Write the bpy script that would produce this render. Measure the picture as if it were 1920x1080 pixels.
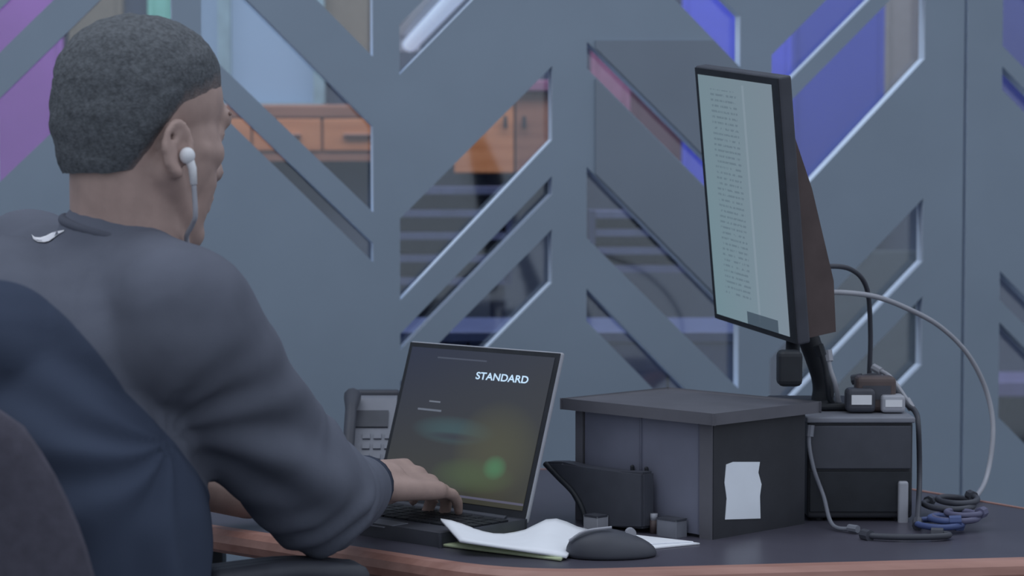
import bpy, bmesh, math, random
from mathutils import Vector, Matrix, noise
from mathutils.bvhtree import BVHTree

random.seed(7)
SC = bpy.context.scene
COL = SC.collection
for o in list(bpy.data.objects):
    bpy.data.objects.remove(o)

# ------------------------------------------------------------------ camera, light, exposure
FPX = 4400.0
PITCH = math.radians(3.2)
CAMZ = 1.19
cam = bpy.data.cameras.new('camera')
cam.sensor_width = 36.0
cam.lens = 36.0 * FPX / 1920.0
cam.dof.use_dof = True
cam.dof.focus_distance = 2.75
cam.dof.aperture_fstop = 6.3
cam_o = bpy.data.objects.new('camera', cam)
COL.objects.link(cam_o)
cam_o.location = (0, 0, CAMZ)
cam_o.rotation_euler = (math.pi / 2 - PITCH, 0, 0)
SC.camera = cam_o

world = bpy.data.worlds.new('world')
SC.world = world
world.use_nodes = True
bg = world.node_tree.nodes['Background']
bg.inputs[0].default_value = (0.80, 0.88, 1.0, 1)
bg.inputs[1].default_value = 0.71

def area(name, loc, target, sx, sy, power, color):
    l = bpy.data.lights.new(name, 'AREA')
    l.shape = 'RECTANGLE'; l.size = sx; l.size_y = sy
    l.energy = power; l.color = color
    o = bpy.data.objects.new(name, l)
    COL.objects.link(o)
    o.location = loc
    d = Vector(target) - Vector(loc)
    o.rotation_euler = d.to_track_quat('-Z', 'Y').to_euler()
    return o
area('overhead_area_light', (-0.7, 2.5, 2.75), (-0.5, 2.7, 0), 1.6, 1.2, 11, (0.88, 0.94, 1.0))
area('overhead_area_light', (1.1, 2.2, 2.75), (0.9, 2.6, 0), 1.2, 1.2, 4, (0.85, 0.92, 1.0))
area('overhead_area_light', (0.1, 4.25, 2.75), (0.1, 5.2, 0.6), 4.0, 0.5, 60, (0.85, 0.9, 1.0))  # added fill lamp behind the partition, brightens the far-room fronts

vs = SC.view_settings
vs.view_transform = 'Standard'
vs.look = 'None'
vs.gamma = 1.0
vs.use_curve_mapping = False
vs.exposure = 0.0

# ------------------------------------------------------------------ helpers
def ray(px, py):
    u = (px - 960) / FPX; v = (540 - py) / FPX
    return Vector((u, math.cos(PITCH) + v * math.sin(PITCH), -math.sin(PITCH) + v * math.cos(PITCH)))
CP = Vector((0, 0, CAMZ))
def P(px, py, y):
    d = ray(px, py)
    return CP + d * (y / d.y)
def PZ(px, py, z):
    d = ray(px, py)
    return CP + d * ((z - CAMZ) / d.z)

def s2l(c):
    return tuple(((x / 255) / 12.92 if x / 255 <= 0.04045 else ((x / 255 + 0.055) / 1.055) ** 2.4) for x in c)

MATS = {}
def mat(name, col, rough=0.6, metal=0.0, var=0.12, scale=30.0, bump=0.0, bscale=200.0, spec=0.3, emit=None, estr=1.0, coat=0.0):
    if name in MATS:
        return MATS[name]
    m = bpy.data.materials.new(name)
    m.use_nodes = True
    nt = m.node_tree; n = nt.nodes; L = nt.links
    b = n['Principled BSDF']
    b.inputs['Roughness'].default_value = rough
    b.inputs['Metallic'].default_value = metal
    b.inputs['Specular IOR Level'].default_value = spec
    b.inputs['Coat Weight'].default_value = coat
    tc = n.new('ShaderNodeTexCoord')
    nz = n.new('ShaderNodeTexNoise')
    nz.inputs['Scale'].default_value = scale
    nz.inputs['Detail'].default_value = 4
    L.new(tc.outputs['Object'], nz.inputs['Vector'])
    rp = n.new('ShaderNodeValToRGB')
    lo = tuple(max(0, c * (1 - var)) for c in col) + (1,)
    hi = tuple(min(1, c * (1 + var)) for c in col) + (1,)
    rp.color_ramp.elements[0].position = 0.3; rp.color_ramp.elements[0].color = lo
    rp.color_ramp.elements[1].position = 0.7; rp.color_ramp.elements[1].color = hi
    L.new(nz.outputs['Fac'], rp.inputs['Fac'])
    L.new(rp.outputs['Color'], b.inputs['Base Color'])
    if bump:
        n2 = n.new('ShaderNodeTexNoise'); n2.inputs['Scale'].default_value = bscale; n2.inputs['Detail'].default_value = 3
        L.new(tc.outputs['Object'], n2.inputs['Vector'])
        bp = n.new('ShaderNodeBump'); bp.inputs['Strength'].default_value = bump; bp.inputs['Distance'].default_value = 0.004
        L.new(n2.outputs['Fac'], bp.inputs['Height'])
        L.new(bp.outputs['Normal'], b.inputs['Normal'])
    if emit:
        b.inputs['Emission Color'].default_value = tuple(emit) + (1,)
        b.inputs['Emission Strength'].default_value = estr
    MATS[name] = m
    return m

def link(name, mesh, parent=None, m=None, smooth=False):
    o = bpy.data.objects.new(name, mesh)
    COL.objects.link(o)
    if m is not None:
        for mm in (m if isinstance(m, (list, tuple)) else [m]):
            mesh.materials.append(mm)
    if smooth:
        for p in mesh.polygons:
            p.use_smooth = True
    if parent is not None:
        o.parent = parent
        o.matrix_parent_inverse = parent_inv(parent)
    return o

def parent_inv(p):
    # things are placed with plain location / z rotation and have no parents of their own beyond one
    m = Matrix.LocRotScale(p.location, p.rotation_euler, p.scale)
    q = p
    while q.parent is not None:
        m = (Matrix.LocRotScale(q.parent.location, q.parent.rotation_euler, q.parent.scale) @ q.matrix_parent_inverse) @ m
        q = q.parent
    return m.inverted()

def tag(o, label=None, cat=None, group=None, kind=None):
    if label: o['label'] = label
    if cat: o['category'] = cat
    if group: o['group'] = group
    if kind: o['kind'] = kind
    return o

def empty(name, loc):
    o = bpy.data.objects.new(name, None)
    COL.objects.link(o)
    o.location = loc
    o.empty_display_size = 0.05
    return o

class MB:
    """collects shapes in world coordinates; build() links them as one mesh object"""
    def __init__(self):
        self.bm = bmesh.new()
    def poly_prism(self, pts, ext, midx=0, side=0):
        ext = Vector(ext)
        a = [self.bm.verts.new(Vector(p)) for p in pts]
        b = [self.bm.verts.new(Vector(p) + ext) for p in pts]
        n = len(a)
        fs = [self.bm.faces.new(a), self.bm.faces.new(list(reversed(b)))]
        for f in fs: f.material_index = midx
        for i in range(n):
            f = self.bm.faces.new((a[(i + 1) % n], a[i], b[i], b[(i + 1) % n]))
            f.material_index = side
        return self
    def box(self, c, size, ax=(1, 0, 0), up=(0, 0, 1), bevel=0.0):
        c = Vector(c); X = Vector(ax).normalized(); Z = Vector(up).normalized()
        Y = Z.cross(X).normalized(); Z = X.cross(Y)
        sx, sy, sz = [s / 2 for s in size]
        r = bmesh.ops.create_cube(self.bm, size=1.0)
        vs_ = r['verts']
        for v in vs_:
            co = v.co.copy()
            v.co = c + X * co.x * 2 * sx + Y * co.y * 2 * sy + Z * co.z * 2 * sz
        if bevel:
            es = list({e for v in vs_ for e in v.link_edges})
            bmesh.ops.bevel(self.bm, geom=es, offset=bevel, segments=3, profile=0.5, affect='EDGES')
        return self
    def tube(self, pts, r, seg=10, caps=True):
        pts = [Vector(p) for p in pts]
        rr = r if isinstance(r, (list, tuple)) else [r] * len(pts)
        rings = []
        prev = None
        for i, p in enumerate(pts):
            t = (pts[min(i + 1, len(pts) - 1)] - pts[max(i - 1, 0)]).normalized()
            if prev is None:
                a = t.orthogonal().normalized()
            else:
                a = (prev - t * prev.dot(t)).normalized()
            prev = a
            b = t.cross(a)
            rings.append([self.bm.verts.new(p + (a * math.cos(2 * math.pi * k / seg) + b * math.sin(2 * math.pi * k / seg)) * rr[i]) for k in range(seg)])
        for i in range(len(rings) - 1):
            for k in range(seg):
                self.bm.faces.new((rings[i][k], rings[i][(k + 1) % seg], rings[i + 1][(k + 1) % seg], rings[i + 1][k]))
        if caps:
            self.bm.faces.new(list(reversed(rings[0]))); self.bm.faces.new(rings[-1])
        return self
    def capsule(self, p0, p1, r0, r1, seg=16, hs=5):
        p0 = Vector(p0); p1 = Vector(p1)
        t = p1 - p0
        if t.length < 1e-6: t = Vector((0, 0, 1e-4))
        t = t.normalized()
        pts = []; rs = []
        for i in range(hs):
            a = -math.pi / 2 + (i + 0.15) / hs * math.pi / 2
            pts.append(p0 + t * r0 * math.sin(a)); rs.append(r0 * math.cos(a))
        pts.append(p0); rs.append(r0)
        pts.append(p1); rs.append(r1)
        for i in range(hs):
            a = (i + 0.85) / hs * math.pi / 2
            pts.append(p1 + t * r1 * math.sin(a)); rs.append(r1 * math.cos(a))
        return self.tube(pts, rs, seg)
    def chain(self, pts, rs, seg=16):
        for i in range(len(pts) - 1):
            self.capsule(pts[i], pts[i + 1], rs[i], rs[i + 1], seg)
        return self
    def ell(self, c, axes, radii, seg=24, rings=14):
        r = bmesh.ops.create_uvsphere(self.bm, u_segments=seg, v_segments=rings, radius=1.0)
        c = Vector(c); A = [Vector(a) for a in axes]
        for v in r['verts']:
            q = v.co.copy()
            v.co = c + A[0] * q.x * radii[0] + A[1] * q.y * radii[1] + A[2] * q.z * radii[2]
        return self
    def mesh(self, name='m'):
        bmesh.ops.recalc_face_normals(self.bm, faces=self.bm.faces[:])
        me = bpy.data.meshes.new(name)
        self.bm.to_mesh(me)
        self.bm.free()
        return me
    def build(self, name, m, parent=None, smooth=False):
        return link(name, self.mesh(name), parent, m, smooth)

def remesh(mb, voxel, smooth=4, factor=0.5):
    me = mb.mesh('tmp')
    o = bpy.data.objects.new('tmp', me)
    COL.objects.link(o)
    r = o.modifiers.new('r', 'REMESH'); r.mode = 'VOXEL'; r.voxel_size = voxel
    if smooth:
        s = o.modifiers.new('s', 'SMOOTH'); s.factor = factor; s.iterations = smooth
    dg = bpy.context.evaluated_depsgraph_get()
    dg.update()
    out = bpy.data.meshes.new_from_object(o.evaluated_get(dg))
    bpy.data.objects.remove(o)
    bpy.data.meshes.remove(me)
    out.materials.clear()
    return out

def spline(pts, n=12):
    pts = [Vector(p) for p in pts]
    out = []
    q = [pts[0] * 2 - pts[1]] + pts + [pts[-1] * 2 - pts[-2]]
    for i in range(1, len(q) - 2):
        for k in range(n):
            t = k / n
            a, b, c, d = q[i - 1], q[i], q[i + 1], q[i + 2]
            out.append(0.5 * ((2 * b) + (c - a) * t + (2 * a - 5 * b + 4 * c - d) * t * t + (3 * b - a - 3 * c + d) * t ** 3))
    out.append(pts[-1])
    return out

# ------------------------------------------------------------------ materials
M_panel = mat('panel_paint', (0.222, 0.278, 0.352), 0.55, var=0.04, scale=6, bump=0.04, bscale=400)
M_edge = mat('panel_cut_edge', (0.52, 0.60, 0.71), 0.5, var=0.04, scale=20)
M_farwall = mat('far_wall_paint', (0.055, 0.068, 0.105), 0.8, var=0.1, scale=3)
M_floor = mat('carpet', (0.05, 0.055, 0.07), 0.95, var=0.3, scale=60, bump=0.3)
M_black = mat('black_plastic', (0.022, 0.025, 0.032), 0.5, var=0.15, scale=50)
M_black2 = mat('matte_black_laminate', (0.036, 0.038, 0.047), 0.55, var=0.15, scale=20)
M_lid = mat('charcoal_laminate', (0.118, 0.118, 0.140), 0.6, var=0.1, scale=15)
M_dgrey = mat('dark_grey_plastic', (0.062, 0.066, 0.084), 0.5, var=0.1)
M_grey = mat('grey_plastic', (0.20, 0.21, 0.25), 0.5, var=0.08)
M_lgrey = mat('silver_plastic', (0.36, 0.37, 0.42), 0.4, var=0.05)
M_white = mat('white_plastic', (0.75, 0.76, 0.80), 0.35, var=0.03)
M_paper = mat('paper', (0.86, 0.88, 0.94), 0.8, var=0.02)
M_yellowpage = mat('pale_green_page', (0.55, 0.62, 0.40), 0.8, var=0.06)
M_label = mat('label_paper', (0.84, 0.89, 0.97), 0.7, var=0.02)
M_brown = mat('bronze_brown_plastic', (0.10, 0.075, 0.075), 0.45, var=0.12)
M_blue_cable = mat('blue_cable', (0.07, 0.10, 0.24), 0.5)
M_skin = mat('skin', (0.40, 0.285, 0.255), 0.55, var=0.10, scale=40, bump=0.05, bscale=500, spec=0.35)
M_hair = mat('hair', (0.105, 0.114, 0.128), 0.9, var=0.3, scale=220, bump=0.5, bscale=420, spec=0.15)
M_shirt = mat('charcoal_jersey', (0.098, 0.106, 0.138), 0.9, var=0.10, scale=14, bump=0.15, bscale=900, spec=0.1)
M_shirt2 = mat('navy_jersey', (0.046, 0.056, 0.086), 0.9, var=0.10, scale=14, bump=0.15, bscale=900, spec=0.1)
M_pants = mat('dark_trousers', (0.03, 0.033, 0.045), 0.9, var=0.15, bump=0.1)
M_shoe = mat('black_shoe', (0.02, 0.02, 0.022), 0.5)
M_chairf = mat('chair_fabric', (0.078, 0.075, 0.100), 0.9, var=0.12, scale=80, bump=0.25, bscale=700, spec=0.15)
M_desk = mat('desk_laminate', (0.075, 0.072, 0.098), 0.35, var=0.1, scale=8)

def wood(name, c1, c2, scale=5.0, rough=0.45, axis=(1, 12, 12)):
    m = bpy.data.materials.new(name); m.use_nodes = True
    n = m.node_tree.nodes; L = m.node_tree.links
    b = n['Principled BSDF']; b.inputs['Roughness'].default_value = rough
    tc = n.new('ShaderNodeTexCoord'); mp = n.new('ShaderNodeMapping')
    mp.inputs['Scale'].default_value = axis
    nz = n.new('ShaderNodeTexNoise'); nz.inputs['Scale'].default_value = scale; nz.inputs['Detail'].default_value = 6
    rp = n.new('ShaderNodeValToRGB')
    rp.color_ramp.elements[0].color = c1 + (1,); rp.color_ramp.elements[0].position = 0.3
    rp.color_ramp.elements[1].color = c2 + (1,); rp.color_ramp.elements[1].position = 0.7
    L.new(tc.outputs['Object'], mp.inputs['Vector']); L.new(mp.outputs['Vector'], nz.inputs['Vector'])
    L.new(nz.outputs['Fac'], rp.inputs['Fac']); L.new(rp.outputs['Color'], b.inputs['Base Color'])
    return m
M_trim = wood('rose_wood_trim', (0.31, 0.15, 0.12), (0.43, 0.23, 0.19))
M_orange = wood('orange_wood', (0.50, 0.17, 0.06), (0.62, 0.24, 0.10))
M_brownw = wood('brown_wood', (0.25, 0.10, 0.06), (0.32, 0.14, 0.085))

# ------------------------------------------------------------------ floor and the far room
mb = MB(); mb.box((0, 3.5, -0.02), (12, 9, 0.04))
tag(mb.build('floor', M_floor), kind='structure')
FY = 5.4
mb = MB(); mb.box((0, FY + 0.05, 1.5), (12, 0.1, 3.0))
tag(mb.build('wall_far', M_farwall), 'dark slate wall of the room behind the carved partition', kind='structure')

def far_rect(x0, y0, x1, y1, Y, thick, extend_down=None):
    a = P(x0, y0, Y); b = P(x1, y1, Y)
    z1 = a.z; z0 = b.z if extend_down is None else extend_down
    return Vector(((a.x + b.x) / 2, Y + thick / 2, (z0 + z1) / 2)), (abs(b.x - a.x), thick, z1 - z0)

def far_panel(name, rect, m, label, cat, group=None, Y=FY - 0.03, thick=0.03):
    c, s = far_rect(*rect, Y, thick)
    t = empty(name, (c.x, Y + thick / 2, c.z - s[2] / 2))
    mb = MB(); mb.box(c, s, bevel=0.004); mb.build('board', m, t)
    mb = MB()
    for sx in (-1, 1):
        mb.box((c.x + sx * (s[0] / 2 - 0.006), c.y - s[1] / 2 - 0.002, c.z), (0.012, 0.006, s[2]))
    mb.build('edge_strip', m, t)
    return tag(t, label, cat, group)

M_purple = mat('magenta_acrylic', s2l((146, 92, 165)), 0.4, var=0.12, scale=3)
M_olive = mat('olive_board', s2l((112, 104, 92)), 0.7, var=0.06)
M_olive2 = mat('grey_brown_board', s2l((122, 116, 116)), 0.7, var=0.06)
M_greenp = mat('mint_board', s2l((118, 176, 160)), 0.5, var=0.05)
M_bluel = mat('bright_blue_acrylic', s2l((84, 88, 198)), 0.4, var=0.05)
M_blued = mat('deep_blue_acrylic', s2l((64, 70, 156)), 0.4, var=0.07, scale=4)
M_bluev = mat('navy_acrylic', s2l((62, 66, 128)), 0.4, var=0.07, scale=4)
M_pink = mat('rose_board', s2l((140, 92, 118)), 0.6)
M_dred = mat('dark_red_board', s2l((86, 54, 66)), 0.6)
M_dolive = mat('dark_grey_green_board', s2l((70, 78, 84)), 0.7)
M_lilac = mat('lilac_shelf', s2l((104, 98, 138)), 0.6)
M_navy = mat('navy_cabinet', s2l((84, 92, 126)), 0.5)
M_shelfback = mat('shelf_dark_blue', s2l((58, 64, 92)), 0.7)  # darker blue of the rack's back, sides and legs
M_shelf = mat('slate_shelf', s2l((90, 94, 122)), 0.6)

far_panel('wall_panel', (-260, -160, 122, 420), M_purple, 'large magenta wall panel beyond the partition, left of the head', 'wall panel', 'coloured wall panels in the far room')
far_panel('wall_panel', (128, -160, 232, 300), M_olive, 'olive brown wall panel just right of the magenta one', 'wall panel', 'coloured wall panels in the far room')
far_panel('wall_panel', (276, -160, 330, 240), M_greenp, 'narrow mint green wall panel showing above the head', 'wall panel', 'coloured wall panels in the far room')
far_panel('wall_panel', (600, -160, 706, 132), M_olive, 'olive brown wall panel high beside the bright window', 'wall panel', 'coloured wall panels in the far room')
far_panel('wall_panel', (1108, 40, 1182, 215), M_pink, 'small rose pink wall panel left of the monitor', 'wall panel', 'coloured wall panels in the far room')
far_panel('wall_panel', (1184, 120, 1276, 380), M_dred, 'dark red wall panel between the rose and blue panels', 'wall panel', 'coloured wall panels in the far room')
far_panel('wall_panel', (1280, -160, 1482, 430), M_bluel, 'bright blue wall panel behind the monitor', 'wall panel', 'coloured wall panels in the far room')
far_panel('wall_panel', (1486, -160, 1655, 440), M_blued, 'deep blue wall panel right of the monitor', 'wall panel', 'coloured wall panels in the far room')
far_panel('wall_panel', (1660, -160, 1780, 340), M_olive2, 'grey brown wall panel beside the deep blue one', 'wall panel', 'coloured wall panels in the far room')
far_panel('wall_panel', (1840, -160, 2200, 330), M_bluev, 'navy blue wall panel at the far right edge', 'wall panel', 'coloured wall panels in the far room')
far_panel('wall_panel', (1500, 470, 1790, 900), M_dolive, 'dark grey green board low behind the cables', 'wall panel', 'coloured wall panels in the far room')

# bright window with a mullion
wx0, wx1, wy0, wy1 = 372, 592, -170, 196
a = P(wx0, wy0, FY); b = P(wx1, wy1, FY)
win = empty('window_1', ((a.x + b.x) / 2, FY, b.z))
tag(win, 'bright daylit window of the far room', kind='structure')
M_day = bpy.data.materials.new('daylight_glass'); M_day.use_nodes = True
nn = M_day.node_tree.nodes; LL = M_day.node_tree.links
bs = nn['Principled BSDF']; bs.inputs['Base Color'].default_value = (0.14, 0.18, 0.24, 1); bs.inputs['Roughness'].default_value = 0.3
tcn = nn.new('ShaderNodeTexCoord'); nz = nn.new('ShaderNodeTexNoise'); nz.inputs['Scale'].default_value = 3.0
rp = nn.new('ShaderNodeValToRGB'); rp.color_ramp.elements[0].color = (0.20, 0.30, 0.47, 1); rp.color_ramp.elements[1].color = (0.32, 0.46, 0.66, 1)
LL.new(tcn.outputs['Object'], nz.inputs['Vector']); LL.new(nz.outputs['Fac'], rp.inputs['Fac']); LL.new(rp.outputs['Color'], bs.inputs['Emission Color'])
bs.inputs['Emission Strength'].default_value = 0.40
m0 = P(413, 0, FY).x; m1 = P(436, 0, FY).x
for (x0, x1) in ((a.x, m0), (m1, b.x)):
    mb = MB(); mb.box(((x0 + x1) / 2, FY - 0.012, (a.z + b.z) / 2), (x1 - x0, 0.012, a.z - b.z)); mb.build('pane', M_day, win)
M_mull = mat('window_frame_grey', s2l((128, 150, 158)), 0.5)
mb = MB()
mb.box(((m0 + m1) / 2, FY - 0.03, (a.z + b.z) / 2), (m1 - m0, 0.05, a.z - b.z))
mb.box(((a.x + b.x) / 2, FY - 0.03, b.z - 0.01), (b.x - a.x + 0.04, 0.06, 0.025))
for xx in (a.x - 0.012, b.x + 0.012):
    mb.box((xx, FY - 0.03, (a.z + b.z) / 2), (0.025, 0.05, a.z - b.z))
mb.build('window_frame', M_mull, win)

# wooden counter below the window
cY = FY - 0.42
ca = P(330, 196, cY); cb = P(745, 222, cY)
cnt = empty('wooden_counter', ((ca.x + cb.x) / 2, cY + 0.2, 0))
mb = MB(); mb.box(((ca.x + cb.x) / 2, cY + 0.2, (ca.z + cb.z) / 2), (cb.x - ca.x, 0.40, ca.z - cb.z), bevel=0.005); mb.build('counter_top', M_brownw, cnt)
z1 = cb.z; z0 = P(0, 284, cY).z
for i in range(3):
    w = (cb.x - ca.x - 0.02) / 3
    mb = MB(); mb.box((ca.x + 0.01 + w * (i + 0.5), cY + 0.2, (z0 + z1) / 2), (w - 0.004, 0.398, z1 - z0), bevel=0.004)
    d = mb.build('drawer', M_orange, cnt)
    mb = MB(); mb.tube([(ca.x + 0.01 + w * (i + 0.5) - 0.03, cY - 0.004, (z0 + z1) / 2), (ca.x + 0.01 + w * (i + 0.5) + 0.03, cY - 0.004, (z0 + z1) / 2)], 0.004, 8); mb.build('handle', M_brownw, d)
z2 = P(0, 302, cY).z
mb = MB(); mb.box(((ca.x + cb.x) / 2, cY + 0.2, (z0 + z2) / 2), (cb.x - ca.x - 0.01, 0.39, z0 - z2)); mb.build('rail', M_brownw, cnt)
mb = MB(); mb.box(((ca.x + cb.x) / 2, cY + 0.22, z2 / 2), (cb.x - ca.x - 0.06, 0.30, z2)); mb.build('plinth', M_farwall, cnt)
tag(cnt, 'orange wood counter with drawers under the bright window', 'counter')

# reddish wooden cabinet further right
c0 = P(845, 150, cY); c1 = P(1085, 326, cY)
cb_ = empty('wooden_cabinet', ((c0.x + c1.x) / 2, cY + 0.2, 0))
mb = MB(); mb.box(((c0.x + c1.x) / 2, cY + 0.2, c0.z - 0.012), (c1.x - c0.x, 0.40, 0.024), bevel=0.004); mb.build('top', M_pink, cb_)
for i in range(2):
    w = (c1.x - c0.x - 0.01) / 2
    mb = MB(); mb.box((c0.x + 0.005 + w * (i + 0.5), cY + 0.2, (c0.z - 0.025 + c1.z) / 2), (w - 0.004, 0.37, c0.z - 0.026 - c1.z), bevel=0.004)
    d = mb.build('door', M_brownw if i else M_orange, cb_)
    mb = MB(); mb.capsule((c0.x + 0.005 + w + (0.02 if i else -0.02), cY + 0.008, (c0.z + c1.z) / 2), (c0.x + 0.005 + w + (0.02 if i else -0.02), cY + 0.008, (c0.z + c1.z) / 2 + 0.02), 0.004, 0.004, 8); mb.build('knob', M_black, d)
mb = MB(); mb.box(((c0.x + c1.x) / 2, cY + 0.22, c1.z / 2), (c1.x - c0.x - 0.04, 0.3, c1.z)); mb.build('plinth', M_farwall, cb_)
tag(cb_, 'reddish wooden cabinet seen through the slanted opening above the laptop', 'cabinet')

# slatted shelf units
def shelf_unit(x0, y0, x1, y1, n, label, Y):
    a = P(x0, y0, Y); b = P(x1, y1, Y)
    t = empty('shelf_unit', ((a.x + b.x) / 2, Y + 0.06, b.z))
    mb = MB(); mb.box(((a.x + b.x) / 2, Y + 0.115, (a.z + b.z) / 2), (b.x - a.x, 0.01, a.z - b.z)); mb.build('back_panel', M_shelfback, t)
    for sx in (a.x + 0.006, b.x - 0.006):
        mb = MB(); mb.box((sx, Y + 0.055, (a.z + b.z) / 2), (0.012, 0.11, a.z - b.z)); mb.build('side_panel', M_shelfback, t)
    for i in range(n):
        z = b.z + 0.008 + (a.z - b.z - 0.016) * i / (n - 1)
        mb = MB(); mb.box(((a.x + b.x) / 2, Y + 0.055, z), (b.x - a.x - 0.026, 0.105, 0.014)); mb.build('shelf', M_shelf, t)
    for k in range(2):   # legs
        xx = (a.x + 0.03, b.x - 0.03)[k]
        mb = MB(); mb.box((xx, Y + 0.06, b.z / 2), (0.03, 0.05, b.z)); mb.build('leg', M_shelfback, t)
    return tag(t, label, 'shelf')
shelf_unit(725, 350, 960, 535, 5, 'slate shelf rack seen below the wooden cabinet, left of the spine', FY - 0.7)
shelf_unit(1105, 395, 1420, 512, 4, 'slate shelf rack seen through the opening left of the monitor', FY - 0.7)
# navy low cabinet
n0 = P(690, 622, FY - 1.15); n1 = P(1440, 800, FY - 1.15)
nv = empty('low_cabinet', ((n0.x + n1.x) / 2, FY - 0.96, 0))
mb = MB(); mb.box(((n0.x + n1.x) / 2, FY - 0.96, n0.z - 0.01), (n1.x - n0.x, 0.38, 0.02), bevel=0.003); mb.build('top', M_navy, nv)
for i in range(4):
    w = (n1.x - n0.x) / 4
    mb = MB(); mb.box((n0.x + w * (i + 0.5), FY - 0.96, (n0.z - 0.02) / 2 + 0.02), (w - 0.004, 0.36, n0.z - 0.062), bevel=0.004); mb.build('door', M_navy, nv)
mb = MB(); mb.box(((n0.x + n1.x) / 2, FY - 0.94, 0.02), (n1.x - n0.x - 0.04, 0.3, 0.04)); mb.build('plinth', M_black, nv)
tag(nv, 'long navy low cabinet in the far room behind the laptop', 'cabinet')
# lilac shelf low right
l0 = P(1850, 716, FY - 0.25); l1 = P(2160, 746, FY - 0.25)
ls = empty('wall_shelf', ((l0.x + l1.x) / 2, FY - 0.12, l1.z))
mb = MB(); mb.box(((l0.x + l1.x) / 2, FY - 0.12, (l0.z + l1.z) / 2), (l1.x - l0.x, 0.24, l0.z - l1.z), bevel=0.004); mb.build('board', M_lilac, ls)
for xx in (l0.x + 0.06, l1.x - 0.06):
    mb = MB(); mb.poly_prism([(xx, FY, l1.z), (xx, FY - 0.2, l1.z), (xx, FY, l1.z - 0.14)], (0.012, 0, 0)); mb.build('bracket', M_black, ls)
tag(ls, 'lilac wall shelf in the far room at the right edge', 'shelf')
# fluorescent lamp running into the depth of the far room
M_tube = mat('lamp_tube', (0.8, 0.85, 0.95), 0.4, emit=(0.62, 0.75, 1.0), estr=0.55)
ta = P(768, 84, FY - 0.15); tb = P(866, -20, FY - 1.15)
lamp = empty('tube_lamp', (ta + tb) / 2)
mb = MB(); mb.tube([ta, tb], 0.016, 12); mb.build('tube', M_tube, lamp)
td = (tb - ta).normalized()
mb = MB(); mb.box((ta + tb) / 2 + Vector((0, 0, 0.028)), ((tb - ta).length, 0.05, 0.02), ax=td); mb.build('housing', M_lgrey, lamp)
for e in (ta, tb):
    mb = MB(); mb.box(e + Vector((0, 0, 0.01)), (0.014, 0.045, 0.05), ax=td); mb.build('end_cap', M_lgrey, lamp)
for e in (ta + td * 0.08, tb - td * 0.08):
    mb = MB(); mb.tube([e + Vector((0, 0, 0.035)), (e.x, e.y, 3.0)], 0.003, 6); mb.build('suspension_rod', M_dgrey, lamp)
tag(lamp, 'white tube lamp hanging in the far room at the top', 'lamp')

# ------------------------------------------------------------------ carved partition
WYAW = math.radians(11)
WT = Vector((math.cos(WYAW), math.sin(WYAW), 0))       # along the wall
WN = Vector((math.sin(WYAW), -math.cos(WYAW), 0))      # towards the camera side
W0 = Vector((0, 3.8, 0))
THK = 0.030
def wall_sz(px, py):
    d = ray(px, py)
    k = (W0 - CP).dot(WN) / d.dot(WN)
    p = CP + d * k
    return (p - W0).dot(WT), p.z
def wp(s, z):
    return W0 + WT * s + Vector((0, 0, z))
def sx(px): return wall_sz(px, 420)[0]
ZTOP = 2.45
# column: left px, right px, openings (left top, left bottom, right top, right bottom) top to bottom
cols = [
    (0, 325, [(20, 102, -290, -215), (186, 342, -130, 34)]),
    (380, 700, [(-360, -222, -40, 106), (-88, 88, 236, 398), (146, 178, 456, 492), (560, 604, 878, 920)]),
    (750, 1035, [(46, 140, -245, -152), (410, 563, 124, 262), (626, 656, 330, 364), (716, 816, 430, 530)]),
    (1100, 1386, [(-262, -172, 30, 126), (78, 128, 362, 414), (313, 446, 603, 728), (541, 602, 830, 890)]),
    (1445, 1731, [(103, 186, -190, -106), (226, 420, -68, 110), (672, 792, 372, 490), (852, 975, 556, 684)]),
    (1876, 2166, [(-70, 86, 220, 380), (124, 168, 420, 462), (508, 562, 800, 852), (604, 782, 896, 1070)]),
]
SEAM = 1808
wall = empty('wall_back', (0, 3.8, 0))
tag(wall, 'blue grey partition carved with slanted chevron openings', kind='structure')
def board(name, s_left, s_right, cs, m):
    mb = MB()
    ext = -WN * THK
    def piece(pts):
        mb.poly_prism([wp(*p) for p in pts], ext, 0, 1)
    cur = s_left
    for (xl, xr, ops) in cs:
        a, b = sx(xl), sx(xr)
        if a > cur: piece([(cur, 0), (a, 0), (a, ZTOP), (cur, ZTOP)])
        tl, tr = ZTOP, ZTOP
        for (lt, lb, rt, rb) in ops:
            zl0, zl1 = wall_sz(xl, lt)[1], wall_sz(xl, lb)[1]
            zr0, zr1 = wall_sz(xr, rt)[1], wall_sz(xr, rb)[1]
            piece([(a, zl0), (b, zr0), (b, tr), (a, tl)])
            tl, tr = zl1, zr1
        piece([(a, 0), (b, 0), (b, tr), (a, tl)])
        cur = b
    piece([(cur, 0), (s_right, 0), (s_right, ZTOP), (cur, ZTOP)])
    return mb.build(name, m, wall)
board('carved_board', -3.2, sx(SEAM) - 0.003, cols[:5], [M_panel, M_edge])
board('carved_board', sx(SEAM) + 0.003, 3.4, cols[5:], [M_panel, M_edge])
# reflected shade on the third column, imitated by darker thin sheets beside its slot
M_panel_shade = mat('panel_shade_sheet', (0.185, 0.222, 0.278), 0.5, var=0.04, scale=6)
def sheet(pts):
    mb = MB(); mb.poly_prism([wp(*wall_sz(*p)) + WN * 0.004 for p in pts], -WN * 0.004); mb.build('shade_sheet', M_panel_shade, wall)
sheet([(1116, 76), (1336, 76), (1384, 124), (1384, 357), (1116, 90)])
sheet([(1116, 148), (1384, 416), (1384, 596), (1116, 326)])
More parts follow.
